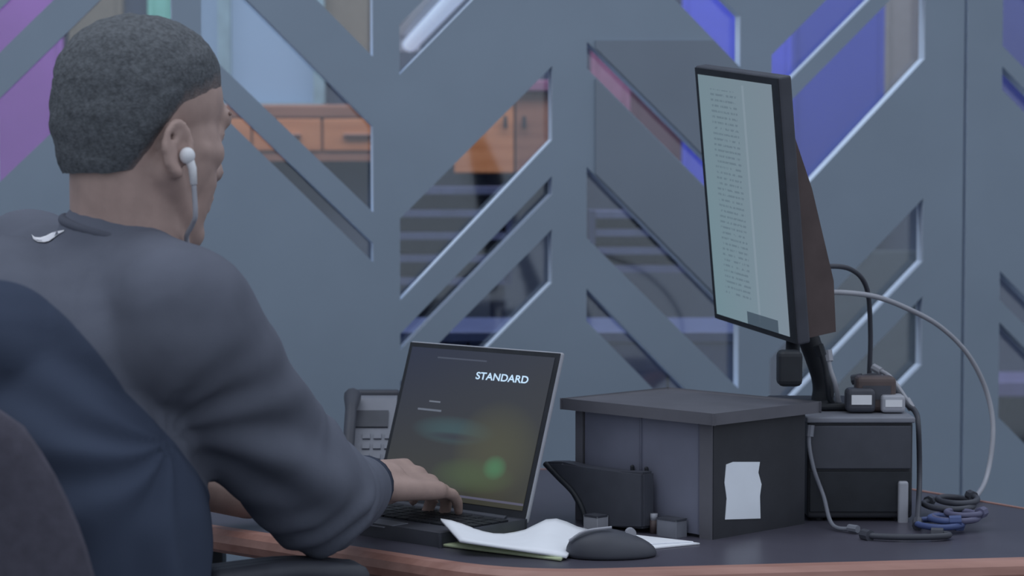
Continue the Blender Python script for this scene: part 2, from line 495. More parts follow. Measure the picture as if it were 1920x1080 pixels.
# glass behind the openings
M_glass = bpy.data.materials.new('clear_pane'); M_glass.use_nodes = True
gn = M_glass.node_tree.nodes; gl = M_glass.node_tree.links
gn.remove(gn['Principled BSDF'])
tr = gn.new('ShaderNodeBsdfTransparent'); tr.inputs[0].default_value = (0.9, 0.93, 0.96, 1)
gs = gn.new('ShaderNodeBsdfGlossy'); gs.inputs['Roughness'].default_value = 0.05
gs.inputs[0].default_value = (0.9, 0.95, 1, 1)
mx = gn.new('ShaderNodeMixShader'); mx.inputs[0].default_value = 0.07
gl.new(tr.outputs[0], mx.inputs[1]); gl.new(gs.outputs[0], mx.inputs[2])
gl.new(mx.outputs[0], gn['Material Output'].inputs['Surface'])
for s0, s1 in ((-3.2, sx(SEAM) - 0.004), (sx(SEAM) + 0.004, 3.4)):
    mb = MB(); mb.poly_prism([wp(s0, 0.02) - WN * (THK + 0.001), wp(s1, 0.02) - WN * (THK + 0.001), wp(s1, ZTOP - 0.02) - WN * (THK + 0.001), wp(s0, ZTOP - 0.02) - WN * (THK + 0.001)], -WN * 0.006)
    mb.build('glass_pane', M_glass, wall)

# ------------------------------------------------------------------ desk
DZ = 0.74
V = Vector((0.0, 2.515, 0))
ld = Vector((-0.157, 0.135, 0)).normalized()
rd = Vector((0.567, 0.085, 0)).normalized()
outline = []
A0 = V + ld * 0.10; B0 = V + rd * 0.10
for k in range(9):
    t = k / 8
    outline.append(A0 * (1 - t) ** 2 + V * 2 * t * (1 - t) + B0 * t * t)
outline += [Vector((0.80, 2.635, 0)), Vector((0.845, 2.67, 0)), Vector((0.835, 2.73, 0)), Vector((0.56, 3.15, 0)), Vector((0.42, 3.36, 0)), Vector((-0.46, 3.40, 0)), V + ld * 0.92]
def inset(pts, d):
    n = len(pts); out = []
    for i in range(n):
        a, b, c = pts[i - 1], pts[i], pts[(i + 1) % n]
        e1 = (b - a).normalized(); e2 = (c - b).normalized()
        n1 = Vector((-e1.y, e1.x, 0)); n2 = Vector((-e2.y, e2.x, 0))
        q = (n1 + n2).normalized()
        out.append(b + q * d / max(0.4, q.dot(n1)))
    return out
desk = empty('desk', (0.0, 3.0, 0))
inn = inset(outline, 0.012)
mb = MB(); mb.poly_prism([p + Vector((0, 0, DZ)) for p in inn], (0, 0, -0.026)); mb.build('desk_top', M_desk, desk)
# wooden edge band, rounded
mb = MB()
prof = [(0.014, 0.0), (0.002, -0.001), (-0.004, -0.007), (-0.006, -0.016), (-0.004, -0.025), (0.002, -0.030), (0.014, -0.031)]
rings = []
for (d, z) in prof:
    rings.append([mb.bm.verts.new(p + Vector((0, 0, DZ + 0.001 + z))) for p in inset(outline, d)])
n = len(outline)
for i in range(len(rings)):
    for k in range(n):
        mb.bm.faces.new((rings[i][k], rings[i][(k + 1) % n], rings[(i + 1) % len(rings)][(k + 1) % n], rings[(i + 1) % len(rings)][k]))
mb.build('edge_band', M_trim, desk, smooth=False)
for (x, y) in ((0.1, 2.78), (0.62, 2.78), (-0.42, 3.2), (0.34, 3.22)):
    mb = MB(); mb.box((x, y, (DZ - 0.026) / 2), (0.05, 0.05, DZ - 0.026), bevel=0.006); mb.build('leg', M_black, desk)
tag(desk, 'dark topped desk with rosy brown wooden edge band', 'desk')

# ------------------------------------------------------------------ laptop
def frame_box(mb, O, X, Y, Z, c, size, bevel=0.0):
    mb.box(O + X * c[0] + Y * c[1] + Z * c[2], size, ax=X, up=Z, bevel=bevel)
PSI = math.radians(47)
LF = Vector((math.cos(PSI), math.sin(PSI), 0)); LH = Vector((-math.sin(PSI), math.cos(PSI), 0))
LW, LL_ = 0.262, 0.212
R = PZ(985, 978, DZ + 0.014); R.z = DZ
lap = empty('laptop', R + LH * LW / 2 - LF * 0.06)
BD = 0.145
mb = MB()
mb.box(R + LH * LW / 2 - LF * BD / 2 + Vector((0, 0, 0.0075)), (LW, BD, 0.013), ax=LH, bevel=0.003)
mb.build('base', M_dgrey, lap)
keys = MB()
for r_ in range(5):
    for c_ in range(12):
        keys.box(R + LH * (0.022 + c_ * 0.0198) - LF * (0.022 + r_ * 0.0155) + Vector((0, 0, 0.0152)), (0.017, 0.013, 0.002), ax=LH)
k_o = keys.build('keyboard', M_black, lap); k_o['kind'] = 'stuff'
mb = MB(); mb.box(R + LH * LW / 2 - LF * 0.128 + Vector((0, 0, 0.0144)), (0.08, 0.042, 0.001), ax=LH); mb.build('touchpad', M_grey, lap)
BETA = math.radians(18)
LU = (Vector((0, 0, 1)) * math.cos(BETA) + LF * math.sin(BETA)).normalized()
LNf = LH.cross(LU); LNf = -LNf if LNf.dot(LF) > 0 else LNf     # screen normal, towards the user
RX = -LH                                                         # image-right along the lid
LO = R + LH * LW + Vector((0, 0, 0.012))                         # lower image-left corner
mb = MB(); mb.box(LO + RX * LW / 2 + LU * LL_ / 2 - LNf * 0.004, (LW, 0.007, LL_), ax=RX, up=LU, bevel=0.003)
lid = mb.build('lid', M_lgrey, lap)
mb = MB(); mb.box(LO + RX * LW / 2 + LU * LL_ / 2 + LNf * 0.0002, (LW - 0.003, 0.0016, LL_ - 0.004), ax=RX, up=LU, bevel=0.0006)
mb.build('bezel', M_black, lid)
mb = MB(); mb.tube([R + Vector((0, 0, 0.012)) + LH * 0.03, R + Vector((0, 0, 0.012)) + LH * (LW - 0.03)], 0.006, 10); mb.build('hinge', M_dgrey, lap)

def screen_obj(name, O, X, U, N, w, h, m, parent, off):
    me = bpy.data.meshes.new(name)
    o_ = O + N * off
    vv = [o_, o_ + X * w, o_ + X * w + U * h, o_ + U * h, o_ - N * 0.0008, o_ + X * w - N * 0.0008, o_ + X * w + U * h - N * 0.0008, o_ + U * h - N * 0.0008]
    ff = [(0, 1, 2, 3), (7, 6, 5, 4), (1, 0, 4, 5), (2, 1, 5, 6), (3, 2, 6, 7), (0, 3, 7, 4)]
    me.from_pydata(vv, [], ff)
    uv = me.uv_layers.new(name='UVMap')
    cc = {0: (0, 0), 1: (1, 0), 2: (1, 1), 3: (0, 1), 4: (0, 0), 5: (1, 0), 6: (1, 1), 7: (0, 1)}
    for l in me.loops: uv.data[l.index].uv = cc[l.vertex_index]
    return link(name, me, parent, m)

def screen_material(name, build):
    m = bpy.data.materials.new(name); m.use_nodes = True
    nt = m.node_tree; n = nt.nodes; L = nt.links
    b = n['Principled BSDF']; b.inputs['Base Color'].default_value = (0.01, 0.01, 0.012, 1); b.inputs['Roughness'].default_value = 0.35
    uv = n.new('ShaderNodeUVMap'); sp = n.new('ShaderNodeSeparateXYZ'); L.new(uv.outputs[0], sp.inputs[0])
    def const(c):
        r = n.new('ShaderNodeRGB'); r.outputs[0].default_value = tuple(c) + (1,); return r.outputs[0]
    def math_(op, a, b_=None, clamp=False):
        k = n.new('ShaderNodeMath'); k.operation = op; k.use_clamp = clamp
        for i, v in enumerate((a, b_)):
            if v is None: continue
            if isinstance(v, (int, float)): k.inputs[i].default_value = v
            else: L.new(v, k.inputs[i])
        return k.outputs[0]
    def mixc(f, a, b_):
        k = n.new('ShaderNodeMix'); k.data_type = 'RGBA'
        if isinstance(f, (int, float)): k.inputs[0].default_value = f
        else: L.new(f, k.inputs[0])
        L.new(a, k.inputs[6]); L.new(b_, k.inputs[7]); return k.outputs[2]
    def blob(cx, cy, rx, ry, soft=1.0):
        dx = math_('DIVIDE', math_('SUBTRACT', sp.outputs[0], cx), rx); dy = math_('DIVIDE', math_('SUBTRACT', sp.outputs[1], cy), ry)
        d = math_('ADD', math_('MULTIPLY', dx, dx), math_('MULTIPLY', dy, dy))
        return math_('MULTIPLY', math_('SUBTRACT', 1.0, d, True), soft, True)
    def rect(x0, y0, x1, y1):
        f = math_('MULTIPLY', math_('GREATER_THAN', sp.outputs[0], x0), math_('LESS_THAN', sp.outputs[0], x1))
        g = math_('MULTIPLY', math_('GREATER_THAN', sp.outputs[1], y0), math_('LESS_THAN', sp.outputs[1], y1))
        return math_('MULTIPLY', f, g)
    col = build(n, L, sp, const, math_, mixc, blob, rect)
    L.new(col, b.inputs['Emission Color']); b.inputs['Emission Strength'].default_value = 1.0
    return m
def lap_build(n, L, sp, const, math_, mixc, blob, rect):
    c = mixc(sp.outputs[1], const((0.030, 0.030, 0.022)), const((0.012, 0.017, 0.040)))
    c = mixc(math_('MULTIPLY', sp.outputs[0], 0.25), c, const((0.05, 0.05, 0.03)))
    c = mixc(blob(0.42, 0.46, 0.30, 0.10, 0.8), c, const((0.035, 0.075, 0.085)))
    c = mixc(blob(0.45, 0.42, 0.22, 0.03, 1.0), c, const((0.025, 0.03, 0.04)))
    c = mixc(blob(0.74, 0.36, 0.30, 0.34, 0.55), c, const((0.075, 0.075, 0.035)))
    c = mixc(blob(0.62, 0.18, 0.30, 0.12, 0.7), c, const((0.055, 0.085, 0.035)))
    c = mixc(blob(0.76, 0.25, 0.085, 0.085, 1.0), c, const((0.055, 0.15, 0.07)))
    c = mixc(rect(0.20, 0.935, 0.55, 0.945), c, const((0.05, 0.06, 0.09)))
    c = mixc(rect(0.21, 0.635, 0.29, 0.645), c, const((0.13, 0.15, 0.19)))
    c = mixc(rect(0.14, 0.575, 0.31, 0.588), c, const((0.11, 0.13, 0.17)))
    c = mixc(rect(0.0, 0.03, 1.0, 0.045), c, const((0.08, 0.08, 0.12)))
    return c
M_lapscr = screen_material('laptop_display', lap_build)
MG = 0.008
SO = LO + RX * MG + LU * 0.014
SW, SH = LW - 2 * MG, LL_ - 0.014 - MG
screen_obj('screen', SO, RX, LU, LNf, SW, SH, M_lapscr, lid, 0.0018)
# headline
fc = bpy.data.curves.new('t', 'FONT'); fc.body = 'STANDARD'; fc.size = 1.0; fc.extrude = 0.0; fc.offset = 0.02
fo = bpy.data.objects.new('t', fc); COL.objects.link(fo)
dg = bpy.context.evaluated_depsgraph_get(); dg.update()
tm = bpy.data.meshes.new_from_object(fo.evaluated_get(dg)); bpy.data.objects.remove(fo)
xs = [v.co.x for v in tm.vertices]; ys = [v.co.y for v in tm.vertices]
tw, th = max(xs) - min(xs), max(ys) - min(ys)
hx0, hx1, hy0, hh = 0.50, 0.86, 0.815, 0.05
for v in tm.vertices:
    u_ = hx0 + (v.co.x - min(xs)) / tw * (hx1 - hx0); w_ = hy0 + (v.co.y - min(ys)) / th * hh
    v.co = SO + RX * SW * u_ + LU * SH * w_ + LNf * 0.0023
tm.materials.clear()
M_txt = mat('screen_lettering', (0.3, 0.4, 0.5), 0.5, emit=(0.50, 0.68, 0.85), estr=0.8)
link('headline', tm, lid, M_txt)
tag(lap, 'open laptop with dark screen showing a white headline and green glow', 'laptop')

# ------------------------------------------------------------------ cabinet riser with lid
M_door = mat('slate_door', (0.150, 0.158, 0.212), 0.55, var=0.1, scale=12)
CZ0, CZ1 = DZ, 0.880
K = PZ(1335, 1012, DZ); K.z = 0
dl = Vector((-0.70, 0.715, 0)).normalized(); dr = Vector((0.715, 0.70, 0)).normalized()
la, lb_ = 0.222, 0.172
cab = empty('desktop_cabinet', K + dl * la / 2 + dr * lb_ / 2 + Vector((0, 0, DZ)))
def face_box(mb, along, out, a0, a1, z0, z1, o0, o1, bevel=0.0):
    c = K + along * (a0 + a1) / 2 + out * (o0 + o1) / 2 + Vector((0, 0, (z0 + z1) / 2))
    mb.box(c, (a1 - a0, abs(o1 - o0), z1 - z0), ax=along, bevel=bevel)
mb = MB(); mb.box(K + dl * la / 2 + dr * lb_ / 2 + Vector((0, 0, (CZ0 + CZ1) / 2)), (la - 0.008, lb_ - 0.008, CZ1 - CZ0), ax=dl); mb.build('body', M_black2, cab)
# left face: corner posts, rails and two doors ; outward is -dr
mb = MB(); face_box(mb, dl, -dr, 0.0, 0.018, CZ0, CZ1, -0.006, 0.002); mb.build('corner_post', M_lid, cab)
mb = MB(); face_box(mb, dl, -dr, la - 0.012, la, CZ0, CZ1, -0.006, 0.002); mb.build('corner_post', M_lid, cab)
for i in range(2):
    a0 = 0.020 + i * (la - 0.034) / 2; a1 = a0 + (la - 0.036) / 2 - 0.002
    mb = MB(); face_box(mb, dl, -dr, a0, a1, CZ0 + 0.006, CZ1 - 0.004, -0.006, 0.0005, bevel=0.002)
    d = mb.build('door', M_door, cab)
    mb = MB(); ka = a1 - 0.01 if i == 0 else a0 + 0.01
    mb.capsule(K + dl * ka - dr * 0.004 + Vector((0, 0, CZ0 + 0.06)), K + dl * ka - dr * 0.004 + Vector((0, 0, CZ0 + 0.075)), 0.0025, 0.0025, 8); mb.build('knob', M_black, d)
# right face panel ; outward is -dl
mb = MB(); face_box(mb, dr, -dl, 0.001, lb_, CZ0, CZ1, -0.006, 0.001); mb.build('side_panel', M_black2, cab)
lb0 = K - dl * 0.0012
def on_right(px, py):
    d = ray(px, py); nrm = -dl
    k = (lb0 - CP).dot(nrm) / d.dot(nrm)
    return CP + d * k
pts = [(1361, 871), (1374, 866), (1424, 866), (1421, 886), (1427, 908), (1424, 930), (1425, 972), (1359, 974), (1362, 935), (1358, 905)]
mb = MB(); mb.poly_prism([on_right(*p) for p in pts], -dl * 0.0008); mb.build('paper_label', M_label, cab)
# lid
mb = MB(); ov = 0.013
mb.box(K + dl * (la / 2) + dr * (lb_ / 2) + Vector((0, 0, CZ1 + 0.004)), (la + 2 * ov, lb_ + 2 * ov, 0.008), ax=dl, bevel=0.003)
mb.build('lid', M_lid, cab)
tag(cab, 'black desktop cabinet with two doors, overhanging lid and pale paper label', 'cabinet')

# ------------------------------------------------------------------ computer box to its right
bx0 = PZ(1478, 965, DZ).x
BY = 2.88
x0 = P(1514, 800, BY).x; x1 = P(1712, 800, BY).x; ztop = P(1600, 790, BY).z
pc = empty('computer_case', ((x0 + x1) / 2, BY + 0.08, DZ))
mb = MB(); mb.box(((x0 + x1) / 2, BY + 0.08, (DZ + 0.004 + ztop) / 2), (x1 - x0, 0.16, ztop - DZ - 0.004), bevel=0.004); body = mb.build('body', M_black2, pc)
mb = MB(); mb.box(((x0 + x1) / 2, BY + 0.077, ztop + 0.002), (x1 - x0 + 0.004, 0.166, 0.007), bevel=0.002); mb.build('top_plate', M_grey, pc)
zb = P(1600, 880, BY).z
mb = MB(); mb.box(((x0 + x1) / 2, BY - 0.002, (zb + ztop) / 2 - 0.002), (x1 - x0 - 0.006, 0.006, ztop - zb - 0.006), bevel=0.0015); mb.build('upper_front_panel', M_dgrey, pc)
mb = MB(); mb.box(((x0 + x1) / 2, BY - 0.001, (zb + DZ + 0.01) / 2), (x1 - x0 - 0.006, 0.004, zb - DZ - 0.014), bevel=0.001); mb.build('lower_front_panel', M_black, pc)
s0 = P(1684, 902, BY - 0.006); s1 = P(1702, 984, BY - 0.006)
mb = MB(); mb.box(((s0.x + s1.x) / 2, BY - 0.006, (s0.z + s1.z) / 2), (s1.x - s0.x, 0.010, s0.z - s1.z), bevel=0.003); mb.build('bracket', M_lgrey, pc, smooth=False)
for xx in (x0 + 0.015, x1 - 0.015):
    for yy in (BY + 0.02, BY + 0.14):
        mb = MB(); mb.tube([(xx, yy, DZ), (xx, yy, DZ + 0.006)], 0.008, 10); mb.build('foot', M_black, pc)
tag(pc, 'black computer case with grey top plate and silver upright bracket', 'computer')

# ------------------------------------------------------------------ portrait monitor
MA = math.radians(25)
n0 = Vector((-math.cos(MA), -math.sin(MA), 0))
xr_ = Vector((math.sin(MA), -math.cos(MA), 0))          # image-right along the screen (towards the camera)
TI = math.radians(9.0); RO = math.radians(-6)
Um = (Vector((0, 0, 1)) * math.cos(TI) + n0 * math.sin(TI)).normalized()
Xm = (xr_ * math.cos(RO) + Um * math.sin(RO)).normalized()
Um = (Um - Xm * Um.dot(Xm)).normalized()
Nm = Xm.cross(Um)
if Nm.dot(n0) < 0: Nm = -Nm
MW, MH = 0.200, 0.332
MC = P(1398, 381, 2.93)
mon = empty('monitor', (MC.x + 0.05, MC.y + 0.03, ztop + 0.006))
mb = MB(); mb.box(MC - Nm * 0.009, (MW, 0.018, MH), ax=Xm, up=Um, bevel=0.003); shell = mb.build('casing', M_dgrey, mon)
mb = MB(); mb.box(MC + Nm * 0.0002, (MW - 0.004, 0.002, MH - 0.004), ax=Xm, up=Um); mb.build('bezel', M_black, shell)
def mon_build(n, L, sp, const, math_, mixc, blob, rect):
    base = mixc(sp.outputs[0], const((0.150, 0.235, 0.270)), const((0.185, 0.235, 0.285)))
    base = mixc(math_('MULTIPLY', sp.outputs[1], 0.5), base, const((0.165, 0.215, 0.25)))
    rows = math_('GREATER_THAN', math_('FRACT', math_('MULTIPLY', sp.outputs[1], 44.0)), 0.62)
    nz = n.new('ShaderNodeTexNoise'); nz.inputs['Scale'].default_value = 26.0; nz.inputs['Detail'].default_value = 2
    mp = n.new('ShaderNodeMapping'); mp.inputs['Scale'].default_value = (1.6, 0.9, 1)
    uv = n.new('ShaderNodeUVMap'); L.new(uv.outputs[0], mp.inputs[0]); L.new(mp.outputs[0], nz.inputs['Vector'])
    words = math_('GREATER_THAN', nz.outputs['Fac'], 0.47)
    colm = math_('MULTIPLY', rect(0.16, 0.10, 0.52, 0.95), 1.0)
    c = mixc(math_('MULTIPLY', math_('MULTIPLY', math_('MULTIPLY', rows, words), colm), 0.42), base, const((0.06, 0.09, 0.12)))
    c = mixc(math_('MULTIPLY', rect(0.60, 0.02, 0.63, 0.98), 0.35), c, const((0.26, 0.32, 0.38)))
    c = mixc(math_('MULTIPLY', rect(0.44, 0.0, 0.86, 0.052), 0.85), c, const((0.035, 0.055, 0.08)))
    return c
M_monscr = screen_material('monitor_display', mon_build)
screen_obj('screen', MC - Xm * (MW / 2 - 0.010) - Um * (MH / 2 - 0.009), Xm, Um, Nm, MW - 0.026, MH - 0.019, M_monscr, shell, 0.0022)
# back cover wedge, bronze brown
Bc = MC - Nm * 0.018
w_ = MW * 0.40
def bk(x, u, d): return Bc + Xm * x + Um * u - Nm * d
mb = MB()
prof = [(-0.165, 0.004), (-0.165, 0.050), (-0.10, 0.052), (0.02, 0.030), (0.11, 0.004)]
mb.poly_prism([bk(-w_, u, d) for (u, d) in prof], Xm * 2 * w_)
mb.build('back_cover', M_brown, mon)
# stand: neck, hinge, base
nb = bk(0.0, -0.14, 0.045)
base_c = Vector((nb.x + 0.035, nb.y + 0.015, ztop + 0.006))
mb = MB(); mb.tube(spline([nb + Vector((0, 0, 0.05)), nb, Vector((base_c.x, base_c.y, base_c.z + 0.04)), base_c], 6), [0.014] * 19, 12); mb.build('neck', M_black, mon, smooth=True)
mb = MB(); mb.capsule(nb - xr_ * 0.035, nb + xr_ * 0.035, 0.016, 0.016, 14); mb.build('hinge', M_black, mon, smooth=True)
mb = MB(); mb.box(base_c + Vector((0, 0, 0.005)), (0.13, 0.105, 0.009), bevel=0.004); mb.build('base', M_black, mon)
# dark adjusting block beside the screen's lower corner
q = P(1480, 690, 2.86)
mb = MB(); mb.box(q, (0.030, 0.03, 0.044), bevel=0.007); mb.build('clamp_block', M_black, mon)
mb = MB(); mb.tube(spline([q + Vector((0.005, 0.005, -0.012)), (nb + q) / 2 + Vector((0, 0, -0.012)), nb], 6), 0.009, 10); mb.build('clamp_arm', M_black, mon, smooth=True)
tag(mon, 'upright portrait monitor with pale text page and bronze back cover', 'monitor')

# ------------------------------------------------------------------ cables and small electronics
def cable(pts, r, m, label, cat='cable', group=None, n=10, plug=None):
    t = empty('cable', pts[0])
    mb = MB(); mb.tube(spline(pts, n), r, 8); mb.build('cord', m, t, smooth=True)
    for e, f in ((0, 1), (-1, -2)):
        p = Vector(pts[e]); d = (Vector(pts[f]) - p).normalized()
        mb = MB(); mb.tube([p - d * 0.002, p + d * 0.012], r * 1.8, 8); mb.build('plug', m, t)
    return tag(t, label, cat, group)
bkp = bk(0.03, -0.03, 0.034)
cable([P(1510, 552, 2.90), P(1570, 548, 2.95), P(1640, 556, 3.0), P(1700, 578, 3.05), P(1762, 612, 3.1), P(1815, 665, 3.13), P(1850, 735, 3.15), P(1862, 810, 3.14), P(1848, 900, 3.10), PZ(1815, 950, DZ + 0.005)], 0.0034, M_lgrey, 'pale grey cable arching from the monitor down to the desk')
cable([P(1506, 512, 2.90), P(1545, 500, 2.95), P(1595, 505, 2.99), P(1625, 540, 3.02), P(1632, 620, 3.04), P(1630, 700, 3.05), P(1625, 785, 3.06)], 0.0032, M_dgrey, 'dark cable arching out behind the monitor')
zt = ztop + 0.0065
def T(px, py, dz=0.0):
    p = PZ(px, py, zt); p.z = zt + dz
    p.y = min(max(p.y, BY + 0.01), BY + 0.15)
    return p
cable([P(1552, 660, 2.955), P(1556, 690, 2.95), P(1566, 720, 2.95), P(1575, 760, 2.96), P(1590, 783, 2.955)], 0.0032, M_lgrey, 'short light cable dropping below the monitor hinge')
cable([P(1535, 650, 2.94), P(1546, 684, 2.94), P(1552, 722, 2.94), P(1560, 755, 2.95), P(1600, 780, 2.955)], 0.0036, M_black, 'short black cable hanging beside the light one')
cable([P(1600, 712, 3.03), P(1640, 705, 3.02), P(1672, 722, 3.0), P(1700, 758, 2.98), P(1716, 772, 2.97), P(1722, 800, 2.935), P(1724, 900, 2.93), PZ(1720, 985, DZ + 0.006)], 0.0036, M_dgrey, 'dark cable falling over the right side of the computer')
cable([P(1640, 690, 3.03), P(1668, 706, 3.01), P(1695, 742, 2.99), P(1708, 764, 2.98)], 0.003, M_lgrey, 'thin light cable lying over the dark one')
cable([P(1520, 800, 2.868), P(1517, 832, 2.866), P(1526, 880, 2.864), P(1544, 930, 2.862), PZ(1562, 985, DZ + 0.006), PZ(1606, 992, DZ + 0.006)], 0.0026, M_grey, 'thin grey cable slanting down the computer front')

def gadget(name, px, py, w, d, h, m, m2, label, cat):
    p = T(px, py)
    t = empty(name, p)
    mb = MB(); mb.box(p + Vector((0, 0, h / 2)), (w, d, h), bevel=min(w, d, h) * 0.2); mb.build('body', m, t)
    mb = MB(); mb.box(p + Vector((0, -d / 2, h * 0.55)), (w * 0.7, 0.002, h * 0.4)); mb.build('front_plate', m2, t)
    return tag(t, label, cat)
gadget('adapter', 1612, 772, 0.036, 0.03, 0.030, M_dgrey, M_white, 'dark adapter with white face on the computer', 'adapter')
gadget('adapter', 1672, 772, 0.030, 0.03, 0.022, M_lgrey, M_white, 'light grey adapter at the right end of the computer', 'adapter')
gadget('usb_hub', 1640, 770, 0.05, 0.03, 0.044, M_brown, M_dgrey, 'brownish hub between the two adapters', 'hub')

# blue cable heap on the desk
for i, (m, lab) in enumerate(((M_blue_cable, 'looped blue cable lying nearest the computer on the desk'),
                              (mat('violet_grey_cable', (0.12, 0.12, 0.20), 0.5), 'looped violet grey cable at the right of the heap'),
                              (M_dgrey, 'dark grey cable coiled behind the blue one'),
                              (M_dgrey, 'dark grey cable trailing along the desk front'))):
    cx, cy = [(1752, 985), (1785, 982), (1775, 965), (1700, 1002)][i]
    pts = []
    c = PZ(cx, cy, DZ + 0.006)
    rx, ry = [(0.030, 0.045), (0.028, 0.04), (0.030, 0.05), (0.05, 0.02)][i]
    for k in range(14):
        a_ = k / 13 * math.pi * (3.6 if i != 3 else 1.4) + i
        rr = 1 - 0.03 * k
        pts.append((c.x + math.cos(a_) * rx * rr + 0.0015 * k, c.y + math.sin(a_) * ry * rr, DZ + 0.005 + 0.006 * i + 0.0008 * k * (i != 3)))
    if i == 3:
        pts = [(p[0], p[1], DZ + 0.0055) for p in pts]
    cable(pts, 0.0038, m, lab, group=None, n=5)

# ------------------------------------------------------------------ papers, mouse, small things on the desk
# open booklet, left page lifts over the laptop corner
Bk = empty('open_booklet', (0.02, 2.69, DZ))
def sheet_grid(c00, c10, c11, c01, lift, thick, m, name, nu=14, nv=8):
    mb = MB(); top = []; bot = []
    for j in range(nv + 1):
        rt = []; rb = []
        for i in range(nu + 1):
            u_, v_ = i / nu, j / nv
            p = (Vector(c00) * (1 - u_) + Vector(c10) * u_) * (1 - v_) + (Vector(c01) * (1 - u_) + Vector(c11) * u_) * v_
            p.z += lift(u_, v_)
            rt.append(mb.bm.verts.new(p)); rb.append(mb.bm.verts.new(p - Vector((0, 0, thick))))
        top.append(rt); bot.append(rb)
    for j in range(nv):
        for i in range(nu):
            mb.bm.faces.new((top[j][i], top[j][i + 1], top[j + 1][i + 1], top[j + 1][i]))
            mb.bm.faces.new((bot[j][i], bot[j + 1][i], bot[j + 1][i + 1], bot[j][i + 1]))
    for j in range(nv):
        mb.bm.faces.new((top[j][0], top[j + 1][0], bot[j + 1][0], bot[j][0])); mb.bm.faces.new((top[j][nu], bot[j][nu], bot[j + 1][nu], top[j + 1][nu]))
    for i in range(nu):
        mb.bm.faces.new((top[0][i], bot[0][i], bot[0][i + 1], top[0][i + 1])); mb.bm.faces.new((top[nv][i], top[nv][i + 1], bot[nv][i + 1], bot[nv][i]))
    return mb.build(name, m, Bk, smooth=True)
zP = DZ + 0.0165
c00 = PZ(862, 1012, zP + 0.002); c10 = PZ(1062, 1042, DZ + 0.006); c11 = PZ(1102, 992, DZ + 0.010); c01 = PZ(826, 972, zP + 0.012)
sheet_grid(c00, c10, c11, c01, lambda u, v: v * (-0.013 * math.sin(math.pi * min(1, u / 0.75)) ** 2 * (u < 0.75) + 0.010 * math.sin(math.pi * max(0, (u - 0.55) / 0.45)) ** 2 * (u > 0.55)), 0.003, M_paper, 'page')
g0 = PZ(772, 1003, DZ + 0.004); g1 = PZ(1050, 1046, DZ + 0.004)
sheet_grid(PZ(800, 1016, DZ + 0.004), PZ(1052, 1047, DZ + 0.004), PZ(1095, 1002, DZ + 0.004), PZ(985, 994, DZ + 0.004), lambda u, v: 0.0, 0.003, M_yellowpage, 'under_page')
tag(Bk, 'open white booklet with a lifted page in front of the laptop', 'booklet')
sp_ = empty('paper_sheet', PZ(1240, 1015, DZ))
mb = MB(); mb.poly_prism([PZ(x, y, DZ + 0.002) for (x, y) in ((1120, 1006), (1190, 1003), (1312, 1018), (1195, 1030), (1120, 1030))], (0, 0, -0.0015)); mb.build('sheet', M_paper, sp_)
mb = MB(); mb.poly_prism([PZ(x, y, DZ + 0.0035) for (x, y) in ((1130, 1005), (1195, 1003), (1300, 1015), (1190, 1020))], (0, 0, -0.0012)); mb.build('top_sheet', M_paper, sp_)
tag(sp_, 'white loose paper sheets lying behind the mouse', 'paper')
# pen top / small white thing by the sleeve
er = PZ(772, 1002, DZ + 0.004)
t = empty('pen', er)
mb = MB(); mb.tube([er, er + Vector((0.05, 0.012, 0.0))], 0.004, 10); mb.build('barrel', M_yellowpage, t, smooth=True)
mb = MB(); mb.tube([er - Vector((0.012, 0.003, 0)), er], 0.0046, 10); mb.build('cap', M_white, t, smooth=True)
tag(t, 'pale green pen with white cap beside the sleeve', 'pen')
# mouse
mc = PZ(1146, 1043, DZ); mc.z = DZ
mo = empty('computer_mouse', mc)
mx_ = Vector((0.98, 0.12, 0)).normalized(); my_ = Vector((-0.12, 0.98, 0)).normalized()
mb = MB(); mb.ell(mc + Vector((0, 0, 0.004)), (mx_, my_, Vector((0, 0, 1))), (0.052, 0.031, 0.027), 28, 16)
for v in mb.bm.verts:
    if v.co.z < DZ + 0.001: v.co.z = DZ + 0.001
    f_ = (v.co - mc).dot(mx_) / 0.052
    v.co.z = DZ + (v.co.z - DZ) * (1 - 0.25 * f_)
mb.build('shell', M_dgrey, mo, smooth=True)
mb = MB(); mb.tube([mc + mx_ * 0.022 - my_ * 0.004 + Vector((0, 0, 0.026)), mc + mx_ * 0.022 + my_ * 0.004 + Vector((0, 0, 0.026))], 0.006, 14); mb.build('scroll_wheel', M_lgrey, mo)
mb = MB(); mb.tube(spline([mc - mx_ * 0.048 + Vector((0, -0.008, 0.020)), mc - mx_ * 0.03 + Vector((0, -0.012, 0.031)), mc + mx_ * 0.0 + Vector((0, -0.010, 0.0345))], 6), 0.0016, 6); mb.build('accent_line', M_lgrey, mo)
tag(mo, 'black computer mouse near the desk edge', 'mouse')

